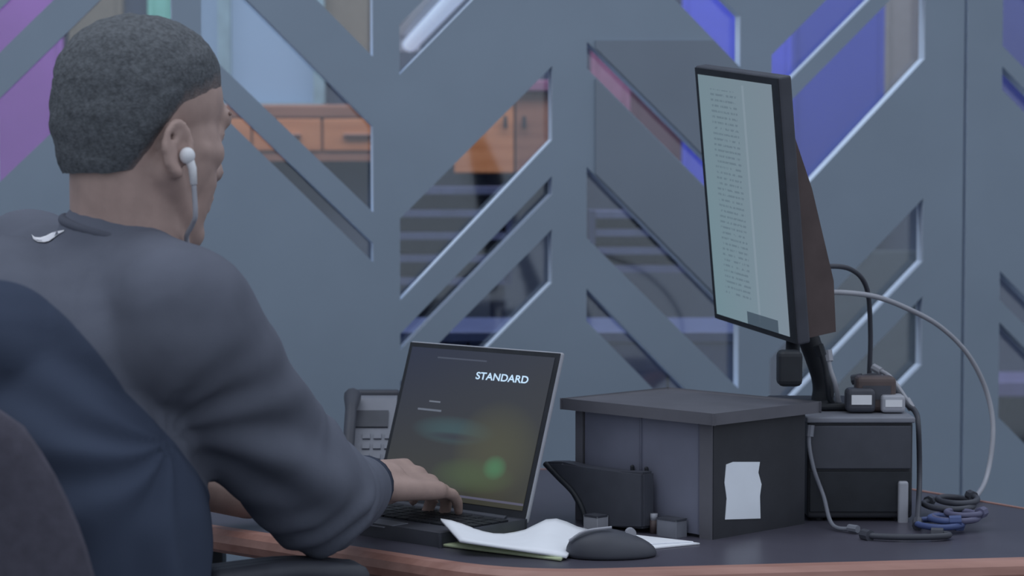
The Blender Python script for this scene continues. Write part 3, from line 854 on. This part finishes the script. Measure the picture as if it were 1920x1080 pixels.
# black pouch with pointed flap leaning on the cabinet's left door
pf = K + dl * 0.16 - dr * 0.030
pch = empty('fabric_pouch', (pf.x, pf.y, DZ))
def onplane(px, py, q, nrm):
    d = ray(px, py); k = (q - CP).dot(nrm) / d.dot(nrm); return CP + d * k
nr = -dr
q0 = K + dl * 0.15 - dr * 0.030
pp = [(1018, 866), (1052, 866), (1090, 876), (1150, 884), (1205, 886), (1205, 992), (1096, 992), (1090, 955), (1072, 922), (1042, 892)]
w3 = [onplane(x, y, q0, nr) for (x, y) in pp]
mb = MB(); mb.poly_prism(w3, dr * 0.022)
bmesh.ops.bevel(mb.bm, geom=mb.bm.edges[:], offset=0.003, segments=2, affect='EDGES')
zmin = min(v.co.z for v in mb.bm.verts)
for v in mb.bm.verts: v.co.z = max(v.co.z, DZ + 0.0005)
mb.build('body', M_dgrey, pch)
mb = MB(); mb.tube(spline([onplane(x, y, q0 - dr * 0.002, nr) for (x, y) in ((1022, 869), (1046, 894), (1075, 924), (1093, 958), (1098, 990))], 5), 0.0035, 8); mb.build('piping', M_black, pch, smooth=True)
tag(pch, 'dark fabric pouch with pointed flap leaning on the cabinet', 'pouch')
# lip balm and small boxes in front of cabinet
lp = PZ(1226, 1000, DZ); lp.z = DZ
t = empty('lip_balm', lp)
mb = MB(); mb.tube([lp, lp + Vector((0, 0, 0.016))], 0.005, 12); mb.build('tube', M_brown, t, smooth=True)
mb = MB(); mb.tube([lp + Vector((0, 0, 0.016)), lp + Vector((0, 0, 0.024))], 0.0046, 12); mb.build('cap', M_lgrey, t, smooth=True)
tag(t, 'tiny brown tube with light cap before the cabinet doors', 'tube')
for i, (px, py, w, h, lab) in enumerate(((1130, 990, 0.022, 0.016, 'small grey box before the pouch'), (1272, 1003, 0.03, 0.02, 'small grey box under the cabinet corner'))):
    c = PZ(px, py, DZ); c.z = DZ
    c = c - dr * 0.012
    t = empty('small_box', c)
    mb = MB(); mb.box(c + Vector((0, 0, h / 2)), (w, 0.018, h), ax=dl, bevel=0.001); mb.build('carton', M_grey if i else M_lgrey, t)
    mb = MB(); mb.box(c + Vector((0, 0, h + 0.0006)), (w * 1.03, 0.0188, 0.0018), ax=dl, bevel=0.0004); mb.build('carton_lid', M_dgrey, t)
    tag(t, lab, 'box')

# grey desk phone at the back left of the laptop
ph = Vector((-0.225, 3.12, DZ))
t = empty('desk_phone', ph)
pX = Vector((1, 0.10, 0)).normalized(); pY = Vector((-0.10, 1, 0)).normalized()
fr = P(640, 800, 3.08); bk_ = P(735, 740, 3.16)
wd = (735 - 640) / FPX * 3.1
cxp = (P(690, 0, 3.1)).x
zt_ = P(690, 745, 3.15).z
prof = [(3.05, DZ), (3.20, DZ), (3.20, zt_ - 0.01), (3.18, zt_), (3.16, zt_ - 0.002), (3.05, DZ + 0.03)]
mb = MB(); mb.poly_prism([(cxp - wd / 2, y, z) for (y, z) in prof], (wd, 0, 0)); mb.build('base', M_grey, t)
sl = (Vector((0, 3.16, zt_ - 0.002)) - Vector((0, 3.05, DZ + 0.03))).normalized(); nrm = Vector((0, -sl.z, sl.y))
for r_ in range(4):
    for c_ in range(3):
        pc_ = Vector((cxp + (c_ - 0.3) * wd * 0.22, 3.05, DZ + 0.03)) + sl * (0.02 + r_ * 0.018) + nrm * 0.001
        mb = MB(); mb.box(pc_, (wd * 0.15, 0.010, 0.003), ax=(1, 0, 0), up=nrm); mb.build('key', M_grey, t)
mb = MB(); mb.box(Vector((cxp, 3.05, DZ + 0.03)) + sl * 0.105 + nrm * 0.001, (wd * 0.7, 0.03, 0.003), ax=(1, 0, 0), up=nrm); mb.build('display', M_dgrey, t)
mb = MB(); h0 = Vector((cxp - wd * 0.38, 3.05, DZ + 0.03)) + sl * 0.006 + nrm * 0.012; h1 = h0 + sl * 0.13
mb.chain([h0, h0 + sl * 0.03 + nrm * 0.010, h1 - sl * 0.03 + nrm * 0.010, h1], [0.012, 0.008, 0.008, 0.012], 10); mb.build('handset', M_dgrey, t, smooth=True)
mb = MB(); mb.box((cxp, 3.19, zt_ - 0.001), (wd + 0.004, 0.024, 0.014), bevel=0.004); mb.build('rear_rim', M_dgrey, t)
tag(t, 'grey desk phone half hidden between the sleeve and the laptop', 'phone')

# ------------------------------------------------------------------ person
Z = Vector((0, 0, 1))
def ang(a): return Vector((math.cos(math.radians(a)), math.sin(math.radians(a)), 0))
TF = ang(27); TR = Vector((TF.y, -TF.x, 0))
N_ = P(240, 425, 2.42)
Sr = P(335, 590, 2.30); Er = P(604, 932, 2.49); Wr = P(690, 908, 2.735)
Sl = P(58, 518, 2.58); El = Vector((-0.52, 2.70, 0.86)); Wl = P(466, 932, 2.83)
Hip = Vector((-0.49, 2.36, 0.56))
# head frame
hy = math.radians(50); hp = math.radians(-10)
HF = Vector((math.cos(hy) * math.cos(hp), math.sin(hy) * math.cos(hp), math.sin(hp)))
HR = Vector((math.sin(hy), -math.cos(hy), 0))
HU = HR.cross(HF); HU = HU if HU.z > 0 else -HU
HC = P(268, 233, 2.42)
def H(f, r, u): return HC + HF * f + HR * r + HU * u
HA = (HF, HR, HU)
def head_core(mb):
    mb.ell(H(-0.004, 0, 0.029), HA, (0.091, 0.071, 0.072), 32, 20)
    mb.ell(H(-0.026, 0, 0.006), HA, (0.067, 0.065, 0.070))
    mb.ell(H(-0.026, 0, -0.026), HA, (0.054, 0.058, 0.066))
    mb.ell(H(0.022, 0, -0.022), HA, (0.066, 0.066, 0.085))
    for s in (-1, 1):
        mb.capsule(H(-0.012, s * 0.052, -0.050), H(0.060, s * 0.022, -0.104), 0.020, 0.018)
        mb.capsule(H(0.056, s * 0.040, -0.020), H(0.030, s * 0.052, -0.022), 0.019, 0.016)      # cheekbone
        mb.capsule(H(0.050, s * 0.030, -0.05), H(0.050, s * 0.025, -0.085), 0.026, 0.022)
    mb.capsule(H(0.066, -0.012, -0.108), H(0.066, 0.012, -0.108), 0.017, 0.017)
    mb.capsule(H(0.030, 0, -0.090), H(-0.01, 0, -0.07), 0.030, 0.040)
def face_bits(mb):
    mb.capsule(H(0.074, -0.034, 0.020), H(0.074, 0.034, 0.020), 0.013, 0.013)            # brow
    mb.chain([H(0.084, 0, 0.012), H(0.098, 0, -0.018), H(0.104, 0, -0.032)], [0.009, 0.010, 0.012], 12)
    for s in (-1, 1):
        mb.capsule(H(0.096, s * 0.010, -0.034), H(0.090, s * 0.014, -0.036), 0.009, 0.008)
        mb.ell(H(0.066, s * 0.031, 0.002), HA, (0.014, 0.017, 0.013), 16, 10)
        # ear
        eo = H(-0.014, s * 0.070, -0.028)
        out = (HR * s * 0.90 - HF * 0.42).normalized(); ef = HF * 0.93 + HR * s * 0.34; ef.normalize()
        pts = []
        for k in range(13):
            a = math.radians(-25 + k * 24)
            pts.append(eo + ef * math.cos(a + 0.15) * 0.0155 + HU * math.sin(a) * 0.0255 + out * (0.008 - 0.006 * math.cos(a)))
        mb.chain(pts, [0.0050] * 13, 8)
        mb.chain([eo + HU * -0.020 - ef * 0.002 + out * 0.006, eo + HU * -0.025 + ef * 0.004 + out * 0.006], [0.0075, 0.007], 10)
        mb.ell(eo - out * 0.002, (ef, out, HU), (0.014, 0.006, 0.024), 16, 10)
        mb.chain([eo + ef * 0.0 + HU * 0.014 + out * 0.006, eo - ef * 0.006 + out * 0.009, eo - ef * 0.001 - HU * 0.014 + out * 0.007], [0.004, 0.0045, 0.004], 8)
        mb.capsule(eo + ef * 0.016 - HU * 0.002 + out * 0.004, eo + ef * 0.015 - HU * 0.010 + out * 0.004, 0.005, 0.005, 8)
    mb.capsule(H(0.084, -0.017, -0.062), H(0.084, 0.017, -0.062), 0.0085, 0.0085)
    mb.capsule(H(0.082, -0.015, -0.074), H(0.082, 0.015, -0.074), 0.009, 0.009)
NB = N_ - Z * 0.06 + TF * 0.004; NT = H(-0.016, 0, -0.055); NAX = (NT - NB).normalized()
def neck_bits(mb, g=0.0):
    mb.capsule(NB, NT, 0.063 + g, 0.056 + g, 20)

def hand(mb, W, hd, lat, up, length, pose, thumb_side):
    """W wrist, hd hand direction, lat from index to little finger, up back of hand"""
    hd = hd.normalized(); lat = (lat - hd * lat.dot(hd)).normalized(); up = up.normalized()
    s = length / 0.185
    def q(a, b, c): return W + (hd * a + lat * b + up * c) * s
    for b0 in (-0.026, -0.009, 0.009, 0.025):
        mb.capsule(q(0.008, b0 * 0.75, 0.002), q(0.088 - abs(b0) * 0.25, b0 * 1.12, 0.004), 0.0150 * s, 0.0118 * s, 12)
    mb.capsule(q(-0.03, 0, 0), q(0.02, 0, 0.0), 0.026 * s, 0.026 * s, 14)
    lens = (0.071, 0.080, 0.074, 0.058)
    for i in range(4):
        b0 = (-0.029, -0.0095, 0.0105, 0.0285)[i]
        base = q(0.088 - abs(b0) * 0.25, b0, 0.003)
        bends = pose[i]
        d = hd.copy(); a = 0.0; p = base
        spread = lat * (b0 * 3.2)
        r0 = (0.0092, 0.0096, 0.0092, 0.0082)[i] * s
        for k in range(3):
            a += math.radians(bends[k])
            dd = ((hd + spread) .normalized() * math.cos(a) - up * math.sin(a)).normalized()
            L_ = lens[i] * (0.44, 0.31, 0.25)[k] * s
            p2 = p + dd * L_
            mb.capsule(p, p2, r0 * (1.0, 0.93, 0.86)[k], r0 * (0.93, 0.86, 0.74)[k], 10)
            p = p2
    t0 = q(0.018, -0.022, -0.006); t1 = q(0.050, -0.046, -0.014); t2 = q(0.076, -0.050, -0.022); t3 = q(0.098, -0.046, -0.030)
    mb.chain([t0, t1, t2, t3], [0.015 * s, 0.0115 * s, 0.0102 * s, 0.008 * s], 10)

body = MB()
head_core(body); face_bits(body); neck_bits(body)
# trunk, inside the clothes
body.chain([Hip + Z * 0.02, Vector((-0.465, 2.37, 0.80)), Vector((-0.44, 2.41, 0.98))], [0.115, 0.105, 0.11], 20)
body.capsule(N_ - Z * 0.07, Sr, 0.045, 0.050); body.capsule(N_ - Z * 0.07, Sl, 0.045, 0.050)
body.chain([Sr, Er], [0.050, 0.040]); body.chain([Er, Er.lerp(Wr, 0.35), Wr], [0.040, 0.040, 0.027])
body.chain([Sl, El], [0.048, 0.040]); body.chain([El, El.lerp(Wl, 0.35), Wl], [0.040, 0.039, 0.027])
hd_r = Vector((0.62, 0.78, -0.10)); lat_r = Vector((0.80, -0.60, -0.42))
up_r = lat_r.cross(hd_r); up_r = up_r if up_r.z > 0 else -up_r
hand(body, Wr + Vector((0.006, 0.012, 0.0)), hd_r, lat_r, up_r, 0.192, ((18, 38, 24), (20, 44, 26), (16, 40, 26), (6, 30, 22)), -1)
hd_l = Vector((0.78, 0.62, -0.08)); lat_l = Vector((-0.62, 0.78, 0.0))
up_l = lat_l.cross(hd_l); up_l = up_l if up_l.z > 0 else -up_l
hand(body, Wl + Vector((0.010, 0.006, 0.012)), hd_l, lat_l, up_l, 0.165, ((14, 30, 20), (14, 34, 20), (14, 32, 20), (10, 30, 20)), 1)
LFd = ang(38); LRd = Vector((LFd.y, -LFd.x, 0))
legs = {}
for s in (-1, 1):
    hj = Hip + LRd * s * 0.09 - Z * 0.02
    kn = hj + LFd * 0.40 + LRd * s * 0.05 - Z * 0.03
    an = kn - LFd * 0.02 - Z * (kn.z - 0.09)
    toe = an + LFd * 0.15 - Z * 0.055
    legs[s] = (hj, kn, an, toe)
    body.chain([hj, kn], [0.080, 0.052]); body.chain([kn, kn.lerp(an, 0.35), an], [0.052, 0.052, 0.036])
    body.chain([an - Z * 0.03, toe], [0.034, 0.026])
pm = remesh(body, 0.0036, 5, 0.5)
person = link('person', pm, None, M_skin, smooth=True)
tag(person, 'seated person in a charcoal and navy long sleeved top typing on the laptop', 'person')

# hair: short crop that follows the skull
core = MB(); head_core(core); neck_bits(core)
cm = remesh(core, 0.004, 40, 0.5); bmc = bmesh.new(); bmc.from_mesh(cm)
bvh = BVHTree.FromBMesh(bmc)
hl = [(-0.13, -0.106), (-0.078, -0.104), (-0.062, -0.094), (-0.048, -0.072), (-0.034, -0.040), (-0.012, 0.004), (0.030, 0.026), (0.055, 0.034), (0.075, 0.058), (0.10, 0.066)]
def hairline(f):
    if f <= hl[0][0]: return hl[0][1]
    for (a, b), (c, d) in zip(hl, hl[1:]):
        if f <= c: return b + (d - b) * (f - a) / (c - a)
    return hl[-1][1]
hm = bmesh.new()
hsd = hm.verts.layers.float.new('hairline')
NU, NV = 110, 64
grid = []
org = H(-0.012, 0, 0.012)
for j in range(NV + 1):
    th_ = math.radians(1 + j / NV * 138)
    row = []
    for i in range(NU):
        ph_ = 2 * math.pi * i / NU
        d = HF * math.sin(th_) * math.cos(ph_) + HR * math.sin(th_) * math.sin(ph_) + HU * math.cos(th_)
        hit = bvh.ray_cast(org + d * 0.4, -d)
        p = hit[0] if hit[0] is not None else org + d * 0.09
        f_ = (p - HC).dot(HF); u_ = (p - HC).dot(HU)
        sd = u_ - hairline(f_)
        k = max(0.0, min(1.0, (sd + 0.002) / 0.060)); k = k * k * (3 - 2 * k)
        off = -0.0020 + 0.0135 * k
        off += 0.0022 * noise.noise(p * 55) * k + 0.0012 * noise.noise(p * 160) * k
        nvx = hm.verts.new(p + d * off); nvx[hsd] = sd + 0.006 * noise.noise(p * 120)
        row.append((nvx, sd))
    grid.append(row)
for j in range(NV):
    for i in range(NU):
        a, b, c, d = grid[j][i], grid[j][(i + 1) % NU], grid[j + 1][(i + 1) % NU], grid[j + 1][i]
        if max(a[1], b[1], c[1], d[1]) > -0.012:
            hm.faces.new((a[0], b[0], c[0], d[0]))
hm.faces.new([g[0] for g in grid[0]])
bmesh.ops.delete(hm, geom=[v for v in hm.verts if not v.link_faces], context='VERTS')
bmesh.ops.recalc_face_normals(hm, faces=hm.faces[:])
hmesh = bpy.data.meshes.new('hair'); hm.to_mesh(hmesh); hm.free()
_n = M_hair.node_tree.nodes; _l = M_hair.node_tree.links
_at = _n.new('ShaderNodeAttribute'); _at.attribute_name = 'hairline'
_mr = _n.new('ShaderNodeMapRange'); _mr.inputs['From Min'].default_value = -0.002; _mr.inputs['From Max'].default_value = 0.030
_mx = _n.new('ShaderNodeMix'); _mx.data_type = 'RGBA'
_b = _n['Principled BSDF']; _src = _b.inputs['Base Color'].links[0].from_socket
_l.new(_at.outputs['Fac'], _mr.inputs['Value']); _l.new(_mr.outputs['Result'], _mx.inputs[0])
_l.new(_src, _mx.inputs[7]); _mx.inputs[6].default_value = (0.30, 0.215, 0.195, 1)     # skin shows through the faded edge
_l.new(_mx.outputs[2], _b.inputs['Base Color'])
link('hair', hmesh, person, M_hair, smooth=True)['label'] = 'short cropped black hair'
M_eye = mat('eye_white', (0.6, 0.6, 0.6), 0.2); 
for s in (-1, 1):
    mb = MB(); mb.ell(H(0.0735, s * 0.031, 0.001), HA, (0.0085, 0.010, 0.0055), 14, 10); e = mb.build('eye', M_eye, person, smooth=True)
    mb = MB(); mb.ell(H(0.0805, s * 0.031, 0.001), HA, (0.0025, 0.0042, 0.0042), 12, 8); mb.build('iris', M_black, e, smooth=True)
    mb = MB(); mb.chain([H(0.085, s * 0.018, 0.024), H(0.0855, s * 0.030, 0.028), H(0.076, s * 0.046, 0.025)], [0.0028, 0.003, 0.002], 8); mb.build('eyebrow', M_hair, person, smooth=True)
mb = MB(); mb.capsule(H(0.0905, -0.014, -0.0685), H(0.0905, 0.014, -0.0685), 0.0032, 0.0032, 8); mb.build('lips', mat('lips', (0.16, 0.075, 0.07), 0.5), person, smooth=True)

# long sleeved top
M_top = mat('two_tone_jersey', (0.125, 0.136, 0.176), 0.92, var=0.08, scale=14, bump=0.15, bscale=900, spec=0.1)
_n = M_top.node_tree.nodes; _l = M_top.node_tree.links
_at = _n.new('ShaderNodeAttribute'); _at.attribute_name = 'seam'
_mr = _n.new('ShaderNodeMapRange'); _mr.inputs['From Min'].default_value = -0.0012; _mr.inputs['From Max'].default_value = 0.0012
_mx = _n.new('ShaderNodeMix'); _mx.data_type = 'RGBA'
_b = _n['Principled BSDF']; _src = _b.inputs['Base Color'].links[0].from_socket
_l.new(_at.outputs['Fac'], _mr.inputs['Value']); _l.new(_mr.outputs['Result'], _mx.inputs[0])
_l.new(_src, _mx.inputs[6]); _mx.inputs[7].default_value = (0.056, 0.071, 0.112, 1)
_l.new(_mx.outputs[2], _b.inputs['Base Color'])
sh = MB()
TA = (TF, TR, Z)
sh.ell(Vector((-0.452, 2.365, 0.80)), TA, (0.140, 0.185, 0.24), 32, 20)
sh.ell(Vector((-0.475, 2.36, 0.64)), TA, (0.150, 0.190, 0.15), 32, 16)
sh.ell(Vector((-0.435, 2.42, 0.975)), TA, (0.125, 0.180, 0.135), 32, 16)
sh.ell(Vector((-0.52, 2.41, 0.985)), TA, (0.105, 0.160, 0.125), 32, 16)
sh.capsule(N_ - Z * 0.060 - TF * 0.02, Sr + Z * 0.0, 0.066, 0.070, 20)
sh.capsule(N_ - Z * 0.10 + TF * 0.03, Sr - Z * 0.02, 0.075, 0.074, 20)
sh.capsule(N_ - Z * 0.072 - TF * 0.03, Sl, 0.060, 0.070, 20)
sh.capsule(NB + NAX * 0.036 - TF * 0.012, N_ - Z * 0.10, 0.0665, 0.105, 24)
sh.capsule(N_ - Z * 0.045 + TR * 0.03 - TF * 0.01, Sr + Z * 0.01, 0.050, 0.060, 20)
Mr = Sr.lerp(Er, 0.5) + Vector((-0.012, 0, -0.006))
sleeve_r = [Sr, Mr, Er + Vector((-0.004, 0, -0.002)), Er.lerp(Wr, 0.45) + Vector((0.0, 0, -0.004)), Er.lerp(Wr, 0.86)]
sh.chain(sleeve_r, [0.072, 0.071, 0.064, 0.047, 0.034], 22)
sleeve_l = [Sl, Sl.lerp(El, 0.5), El, El.lerp(Wl, 0.42)]
sh.chain(sleeve_l, [0.074, 0.066, 0.058, 0.048], 20)
sm = remesh(sh, 0.0055, 10, 0.5)
arm_axis = [sleeve_r[0], sleeve_r[1], sleeve_r[2]]
def seg_dist(p, a, b):
    ab = b - a; t_ = max(0, min(1, (p - a).dot(ab) / ab.length_squared)); return (p - (a + ab * t_)).length, t_
armpit = Sr.lerp(Er, 0.22) + Vector((-0.06, -0.03, -0.075))
sm.update()
nrms = [v.normal.copy() for v in sm.vertices]
for v, nn_ in zip(sm.vertices, nrms):
    p = v.co
    da, ta_ = seg_dist(p, Sr, Er)
    disp = 0.0
    # folds fanning from the armpit down the side
    q_ = p - armpit
    R_ = q_.length
    an_ = math.atan2(q_.z, q_.dot(TF))
    w1 = max(0, 1 - abs(R_ - 0.14) / 0.16)
    w1 *= max(0.0, min(1.0, (1.03 - p.z) / 0.12)) * max(0.0, min(1.0, R_ / 0.05))
    disp += 0.0050 * w1 * math.sin(an_ * 10 + 5 * noise.noise(p * 6))
    # wrinkles round the elbow
    de = (p - Er).length
    disp += 0.0045 * max(0, 1 - de / 0.14) * math.sin(((p - Sr).dot((Er - Sr).normalized())) * 150 + 5 * noise.noise(p * 14))
    # long soft folds along the upper arm
    if da < 0.1: disp += 0.0030 * math.sin((p - Sr).dot(Vector((0.55, -0.2, 0.8))) * 60 + 4 * noise.noise(p * 8)) * (1 - abs(ta_ - 0.5))
    disp += 0.0045 * noise.noise(p * 7) + 0.0018 * noise.noise(p * 22)
    v.co = p + nn_ * disp
sm.update()
shirt = link('long_sleeved_top', sm, person, M_top, smooth=True)
shirt['label'] = 'charcoal top with navy back and side panels'
axd = (Er - Sr).normalized(); sn = axd.cross(TR).normalized()
if sn.z > 0: sn = -sn
at_ = sm.attributes.new('seam', 'FLOAT', 'POINT')
vals = []
for v in sm.vertices:
    c = v.co
    d3, _ = seg_dist(c, Sl, El); d4, _ = seg_dist(c, El, Wl); d2, _ = seg_dist(c, Er, Wr)
    a_, b_ = (c - Sr).dot(sn) - 0.094 - 0.28 * min(0, (c - Sr).dot(axd)), 1.070 - c.z
    h_ = 0.03
    k_ = max(h_ - abs(a_ - b_), 0) / h_
    val = min(a_, b_) - k_ * k_ * h_ * 0.25
    val = min(val, d3 - 0.085, d4 - 0.065, d2 - 0.07)
    vals.append(val)
at_.data.foreach_set('value', vals)
# collar
mb = MB(); cr = []
cc_ = NB + NAX * 0.054 - TF * 0.002
ca_ = (TF - NAX * TF.dot(NAX)).normalized(); cb2 = NAX.cross(ca_)
for k in range(33):
    a = 2 * math.pi * k / 32
    cr.append(cc_ + (ca_ * math.cos(a) + cb2 * math.sin(a)) * 0.0645 - Z * 0.020 * math.cos(a))
mb.tube(cr, 0.0052, 10, caps=False); mb.build('collar', M_shirt, person, smooth=True)
mb = MB(); mb.tube([Er.lerp(Wr, 0.80), Er.lerp(Wr, 0.92)], [0.0365, 0.0350], 20); mb.build('cuff', M_shirt2, person, smooth=True)
# white tick printed below the nape
bms = bmesh.new(); bms.from_mesh(sm); bvs = BVHTree.FromBMesh(bms)
def on_shirt(px, py):
    h_ = bvs.ray_cast(CP, ray(px, py).normalized())
    return h_[0] + h_[1] * 0.0012 if h_[0] is not None else None
top_ = [(60, 441), (66, 446), (76, 447), (86, 444), (98, 438), (110, 434), (122, 432)]
bot_ = [(62, 450), (70, 455), (82, 456), (92, 454), (102, 447), (112, 439), (122, 433.5)]
tops = [on_shirt(*p) for p in top_]; bots = [on_shirt(*p) for p in bot_]
if all(tops) and all(bots):
    mb = MB()
    va = [mb.bm.verts.new(p) for p in tops]; vb = [mb.bm.verts.new(p) for p in bots]
    for i in range(len(va) - 1): mb.bm.faces.new((va[i], va[i + 1], vb[i + 1], vb[i]))
    mb.build('printed_tick', mat('white_print', (0.85, 0.85, 0.92), 0.6), person)['label'] = 'small white tick mark'
# trousers and shoes
tr_ = MB()
tr_.ell(Hip + Z * 0.0, (LFd, LRd, Z), (0.135, 0.180, 0.10))
for s in (-1, 1):
    hj, kn, an, toe = legs[s]
    tr_.chain([hj, kn], [0.094, 0.066]); tr_.chain([kn, kn.lerp(an, 0.5), an + Z * 0.02], [0.066, 0.062, 0.054])
link('trousers', remesh(tr_, 0.008, 6), person, M_pants, smooth=True)
for s in (-1, 1):
    hj, kn, an, toe = legs[s]
    mb = MB(); mb.chain([an - Z * 0.040 - LFd * 0.03, an - Z * 0.042 + LFd * 0.06, toe - Z * 0.002 + LFd * 0.02], [0.045, 0.043, 0.034])
    me = remesh(mb, 0.006, 4)
    for v in me.vertices: v.co.z = max(v.co.z, 0.004)
    link('shoe', me, person, M_shoe, smooth=True)

# earphone: bud, stem and cord
eo = H(-0.014, 0.070, -0.028)
b0 = eo + HR * 0.011 + HF * 0.007 - HU * 0.006
ear = empty('earphone', b0)
mb = MB(); mb.ell(b0, HA, (0.0085, 0.0075, 0.0085), 16, 12); mb.build('bud', M_white, ear, smooth=True)
mb = MB(); mb.tube([b0 + HF * 0.001, b0 - Z * 0.012 + HR * 0.002 + HF * 0.005, b0 - Z * 0.028 + HR * 0.003 + HF * 0.006], [0.0050, 0.0044, 0.0036], 12); mb.build('stem', M_white, ear, smooth=True)
c0_ = b0 - Z * 0.028 + HR * 0.003 + HF * 0.006
cend = P(350, 452, c0_.y + 0.035)
mb = MB(); mb.tube(spline([c0_, c0_ - Z * 0.03 + Vector((0.0008, 0.004, 0)), (c0_ + cend) / 2 - Z * 0.012 + Vector((0.002, 0, 0)), cend, cend + Vector((0.012, 0.03, -0.03))], 8), 0.0026, 10); mb.build('cord', M_lgrey, ear, smooth=True)
tag(ear, 'white wired earphone in the ear with a hanging cord', 'earphone')

# ------------------------------------------------------------------ office chair
CF = ang(60); CR = Vector((CF.y, -CF.x, 0))
SC_ = Vector((-0.47, 2.36, 0))
ch = empty('office_chair', (SC_.x, SC_.y, 0))
def C_(f, r, z): return SC_ + CF * f + CR * r + Z * z
mb = MB(); mb.ell(C_(0.02, 0, 0.425), (CF, CR, Z), (0.25, 0.25, 0.035), 32, 12); mb.build('seat', M_chairf, ch, smooth=True)
# curved back rest with rounded corners
mb = MB(); nu, nv = 22, 18
front = []; back = []
hw, z0, z1 = 0.250, 0.50, 1.015
for j in range(nv + 1):
    v = j / nv * 2 - 1
    rf = []; rb = []
    for i in range(nu + 1):
        u = i / nu * 2 - 1
        # superellipse square-to-round mapping
        x = u * math.sqrt(max(0, 1 - 0.42 * v * v)); y = v * math.sqrt(max(0, 1 - 0.42 * u * u))
        x /= math.sqrt(0.79) * 1.0 if False else 1.0
        dep = -0.255 + 0.055 * (x * x) - 0.03 * (y + 1) * 0.5
        zz = (z0 + z1) / 2 + y * (z1 - z0) / 2
        e = max(abs(u), abs(v)); th2 = 0.022 * math.sqrt(max(0.02, 1 - e ** 4))
        rf.append(mb.bm.verts.new(C_(dep + th2, x * hw, zz))); rb.append(mb.bm.verts.new(C_(dep - th2, x * hw, zz)))
    front.append(rf); back.append(rb)
for j in range(nv):
    for i in range(nu):
        mb.bm.faces.new((front[j][i], front[j][i + 1], front[j + 1][i + 1], front[j + 1][i]))
        mb.bm.faces.new((back[j][i], back[j + 1][i], back[j + 1][i + 1], back[j][i + 1]))
ring_f = [front[0][i] for i in range(nu)] + [front[j][nu] for j in range(nv)] + [front[nv][i] for i in range(nu, 0, -1)] + [front[j][0] for j in range(nv, 0, -1)]
ring_b = [back[0][i] for i in range(nu)] + [back[j][nu] for j in range(nv)] + [back[nv][i] for i in range(nu, 0, -1)] + [back[j][0] for j in range(nv, 0, -1)]
for k in range(len(ring_f)):
    mb.bm.faces.new((ring_f[k], ring_b[k], ring_b[(k + 1) % len(ring_f)], ring_f[(k + 1) % len(ring_f)]))
mb.build('backrest', M_chairf, ch, smooth=True)
mb = MB(); mb.tube(spline([C_(-0.10, 0, 0.38), C_(-0.27, 0, 0.40), C_(-0.32, 0, 0.50), C_(-0.315, 0, 0.68)], 6), 0.022, 12); mb.build('back_bracket', M_black, ch, smooth=True)
# armrests: left plain, right with its pad swung inwards
for s in (-1, 1):
    ft = C_(0.02, s * 0.30, 0.40)
    if s == 1:
        pa = P(404, 1076, 2.40); pb = P(550, 1042, 2.46); pc2 = P(664, 1046, 2.50)
        pad = spline([pa - Z * 0.004, pb - Z * 0.014, pc2 - Z * 0.016], 8)
        postt = (pb + pc2) / 2 - Z * 0.03
        postt = pad[10] - Z * 0.012
    else:
        pad = [C_(-0.08, s * 0.30, 0.66), C_(0.04, s * 0.30, 0.665), C_(0.16, s * 0.30, 0.66)]
        postt = C_(0.02, s * 0.30, 0.65)
    mb = MB()
    n_ = len(pad)
    for i in range(n_ - 1):
        mb.capsule(pad[i], pad[i + 1], 0.016, 0.016, 14)
    ap = mb.mesh('x')
    if s == 1:
        mb = MB()
        for i in range(n_ - 1):
            for off in (-0.016, 0.0, 0.016):
                o2 = Vector((-0.35, 0.93, 0)) * off
                mb.capsule(pad[i] + o2, pad[i + 1] + o2, 0.0125, 0.0125, 12)
        ap = remesh(mb, 0.004, 5)
    link('armrest_pad', ap, ch, M_dgrey, smooth=True)
    mb = MB(); mb.tube(spline([C_(0.0, s * 0.18, 0.39), ft, Vector((ft.x, ft.y, 0.55)).lerp(Vector((postt.x, postt.y, 0.55)), 0.5), postt], 6), 0.014, 12); mb.build('armrest_post', M_black, ch, smooth=True)
mb = MB(); mb.tube([C_(0, 0, 0.09), C_(0, 0, 0.39)], 0.026, 16); mb.build('gas_lift', M_black, ch, smooth=True)
for k in range(5):
    a = 2 * math.pi * k / 5 + 0.3
    d = Vector((math.cos(a), math.sin(a), 0))
    e = Vector((SC_.x, SC_.y, 0.075)) + d * 0.30
    mb = MB(); mb.tube([Vector((SC_.x, SC_.y, 0.10)), e], [0.026, 0.016], 10); lg = mb.build('leg', M_black, ch, smooth=True)
    mb = MB(); sd_ = Vector((-d.y, d.x, 0)); mb.tube([Vector((e.x, e.y, 0.028)) - sd_ * 0.018, Vector((e.x, e.y, 0.028)) + sd_ * 0.018], 0.0275, 16); mb.build('caster', M_black, lg, smooth=True)
tag(ch, 'dark fabric office chair under the seated person', 'chair')
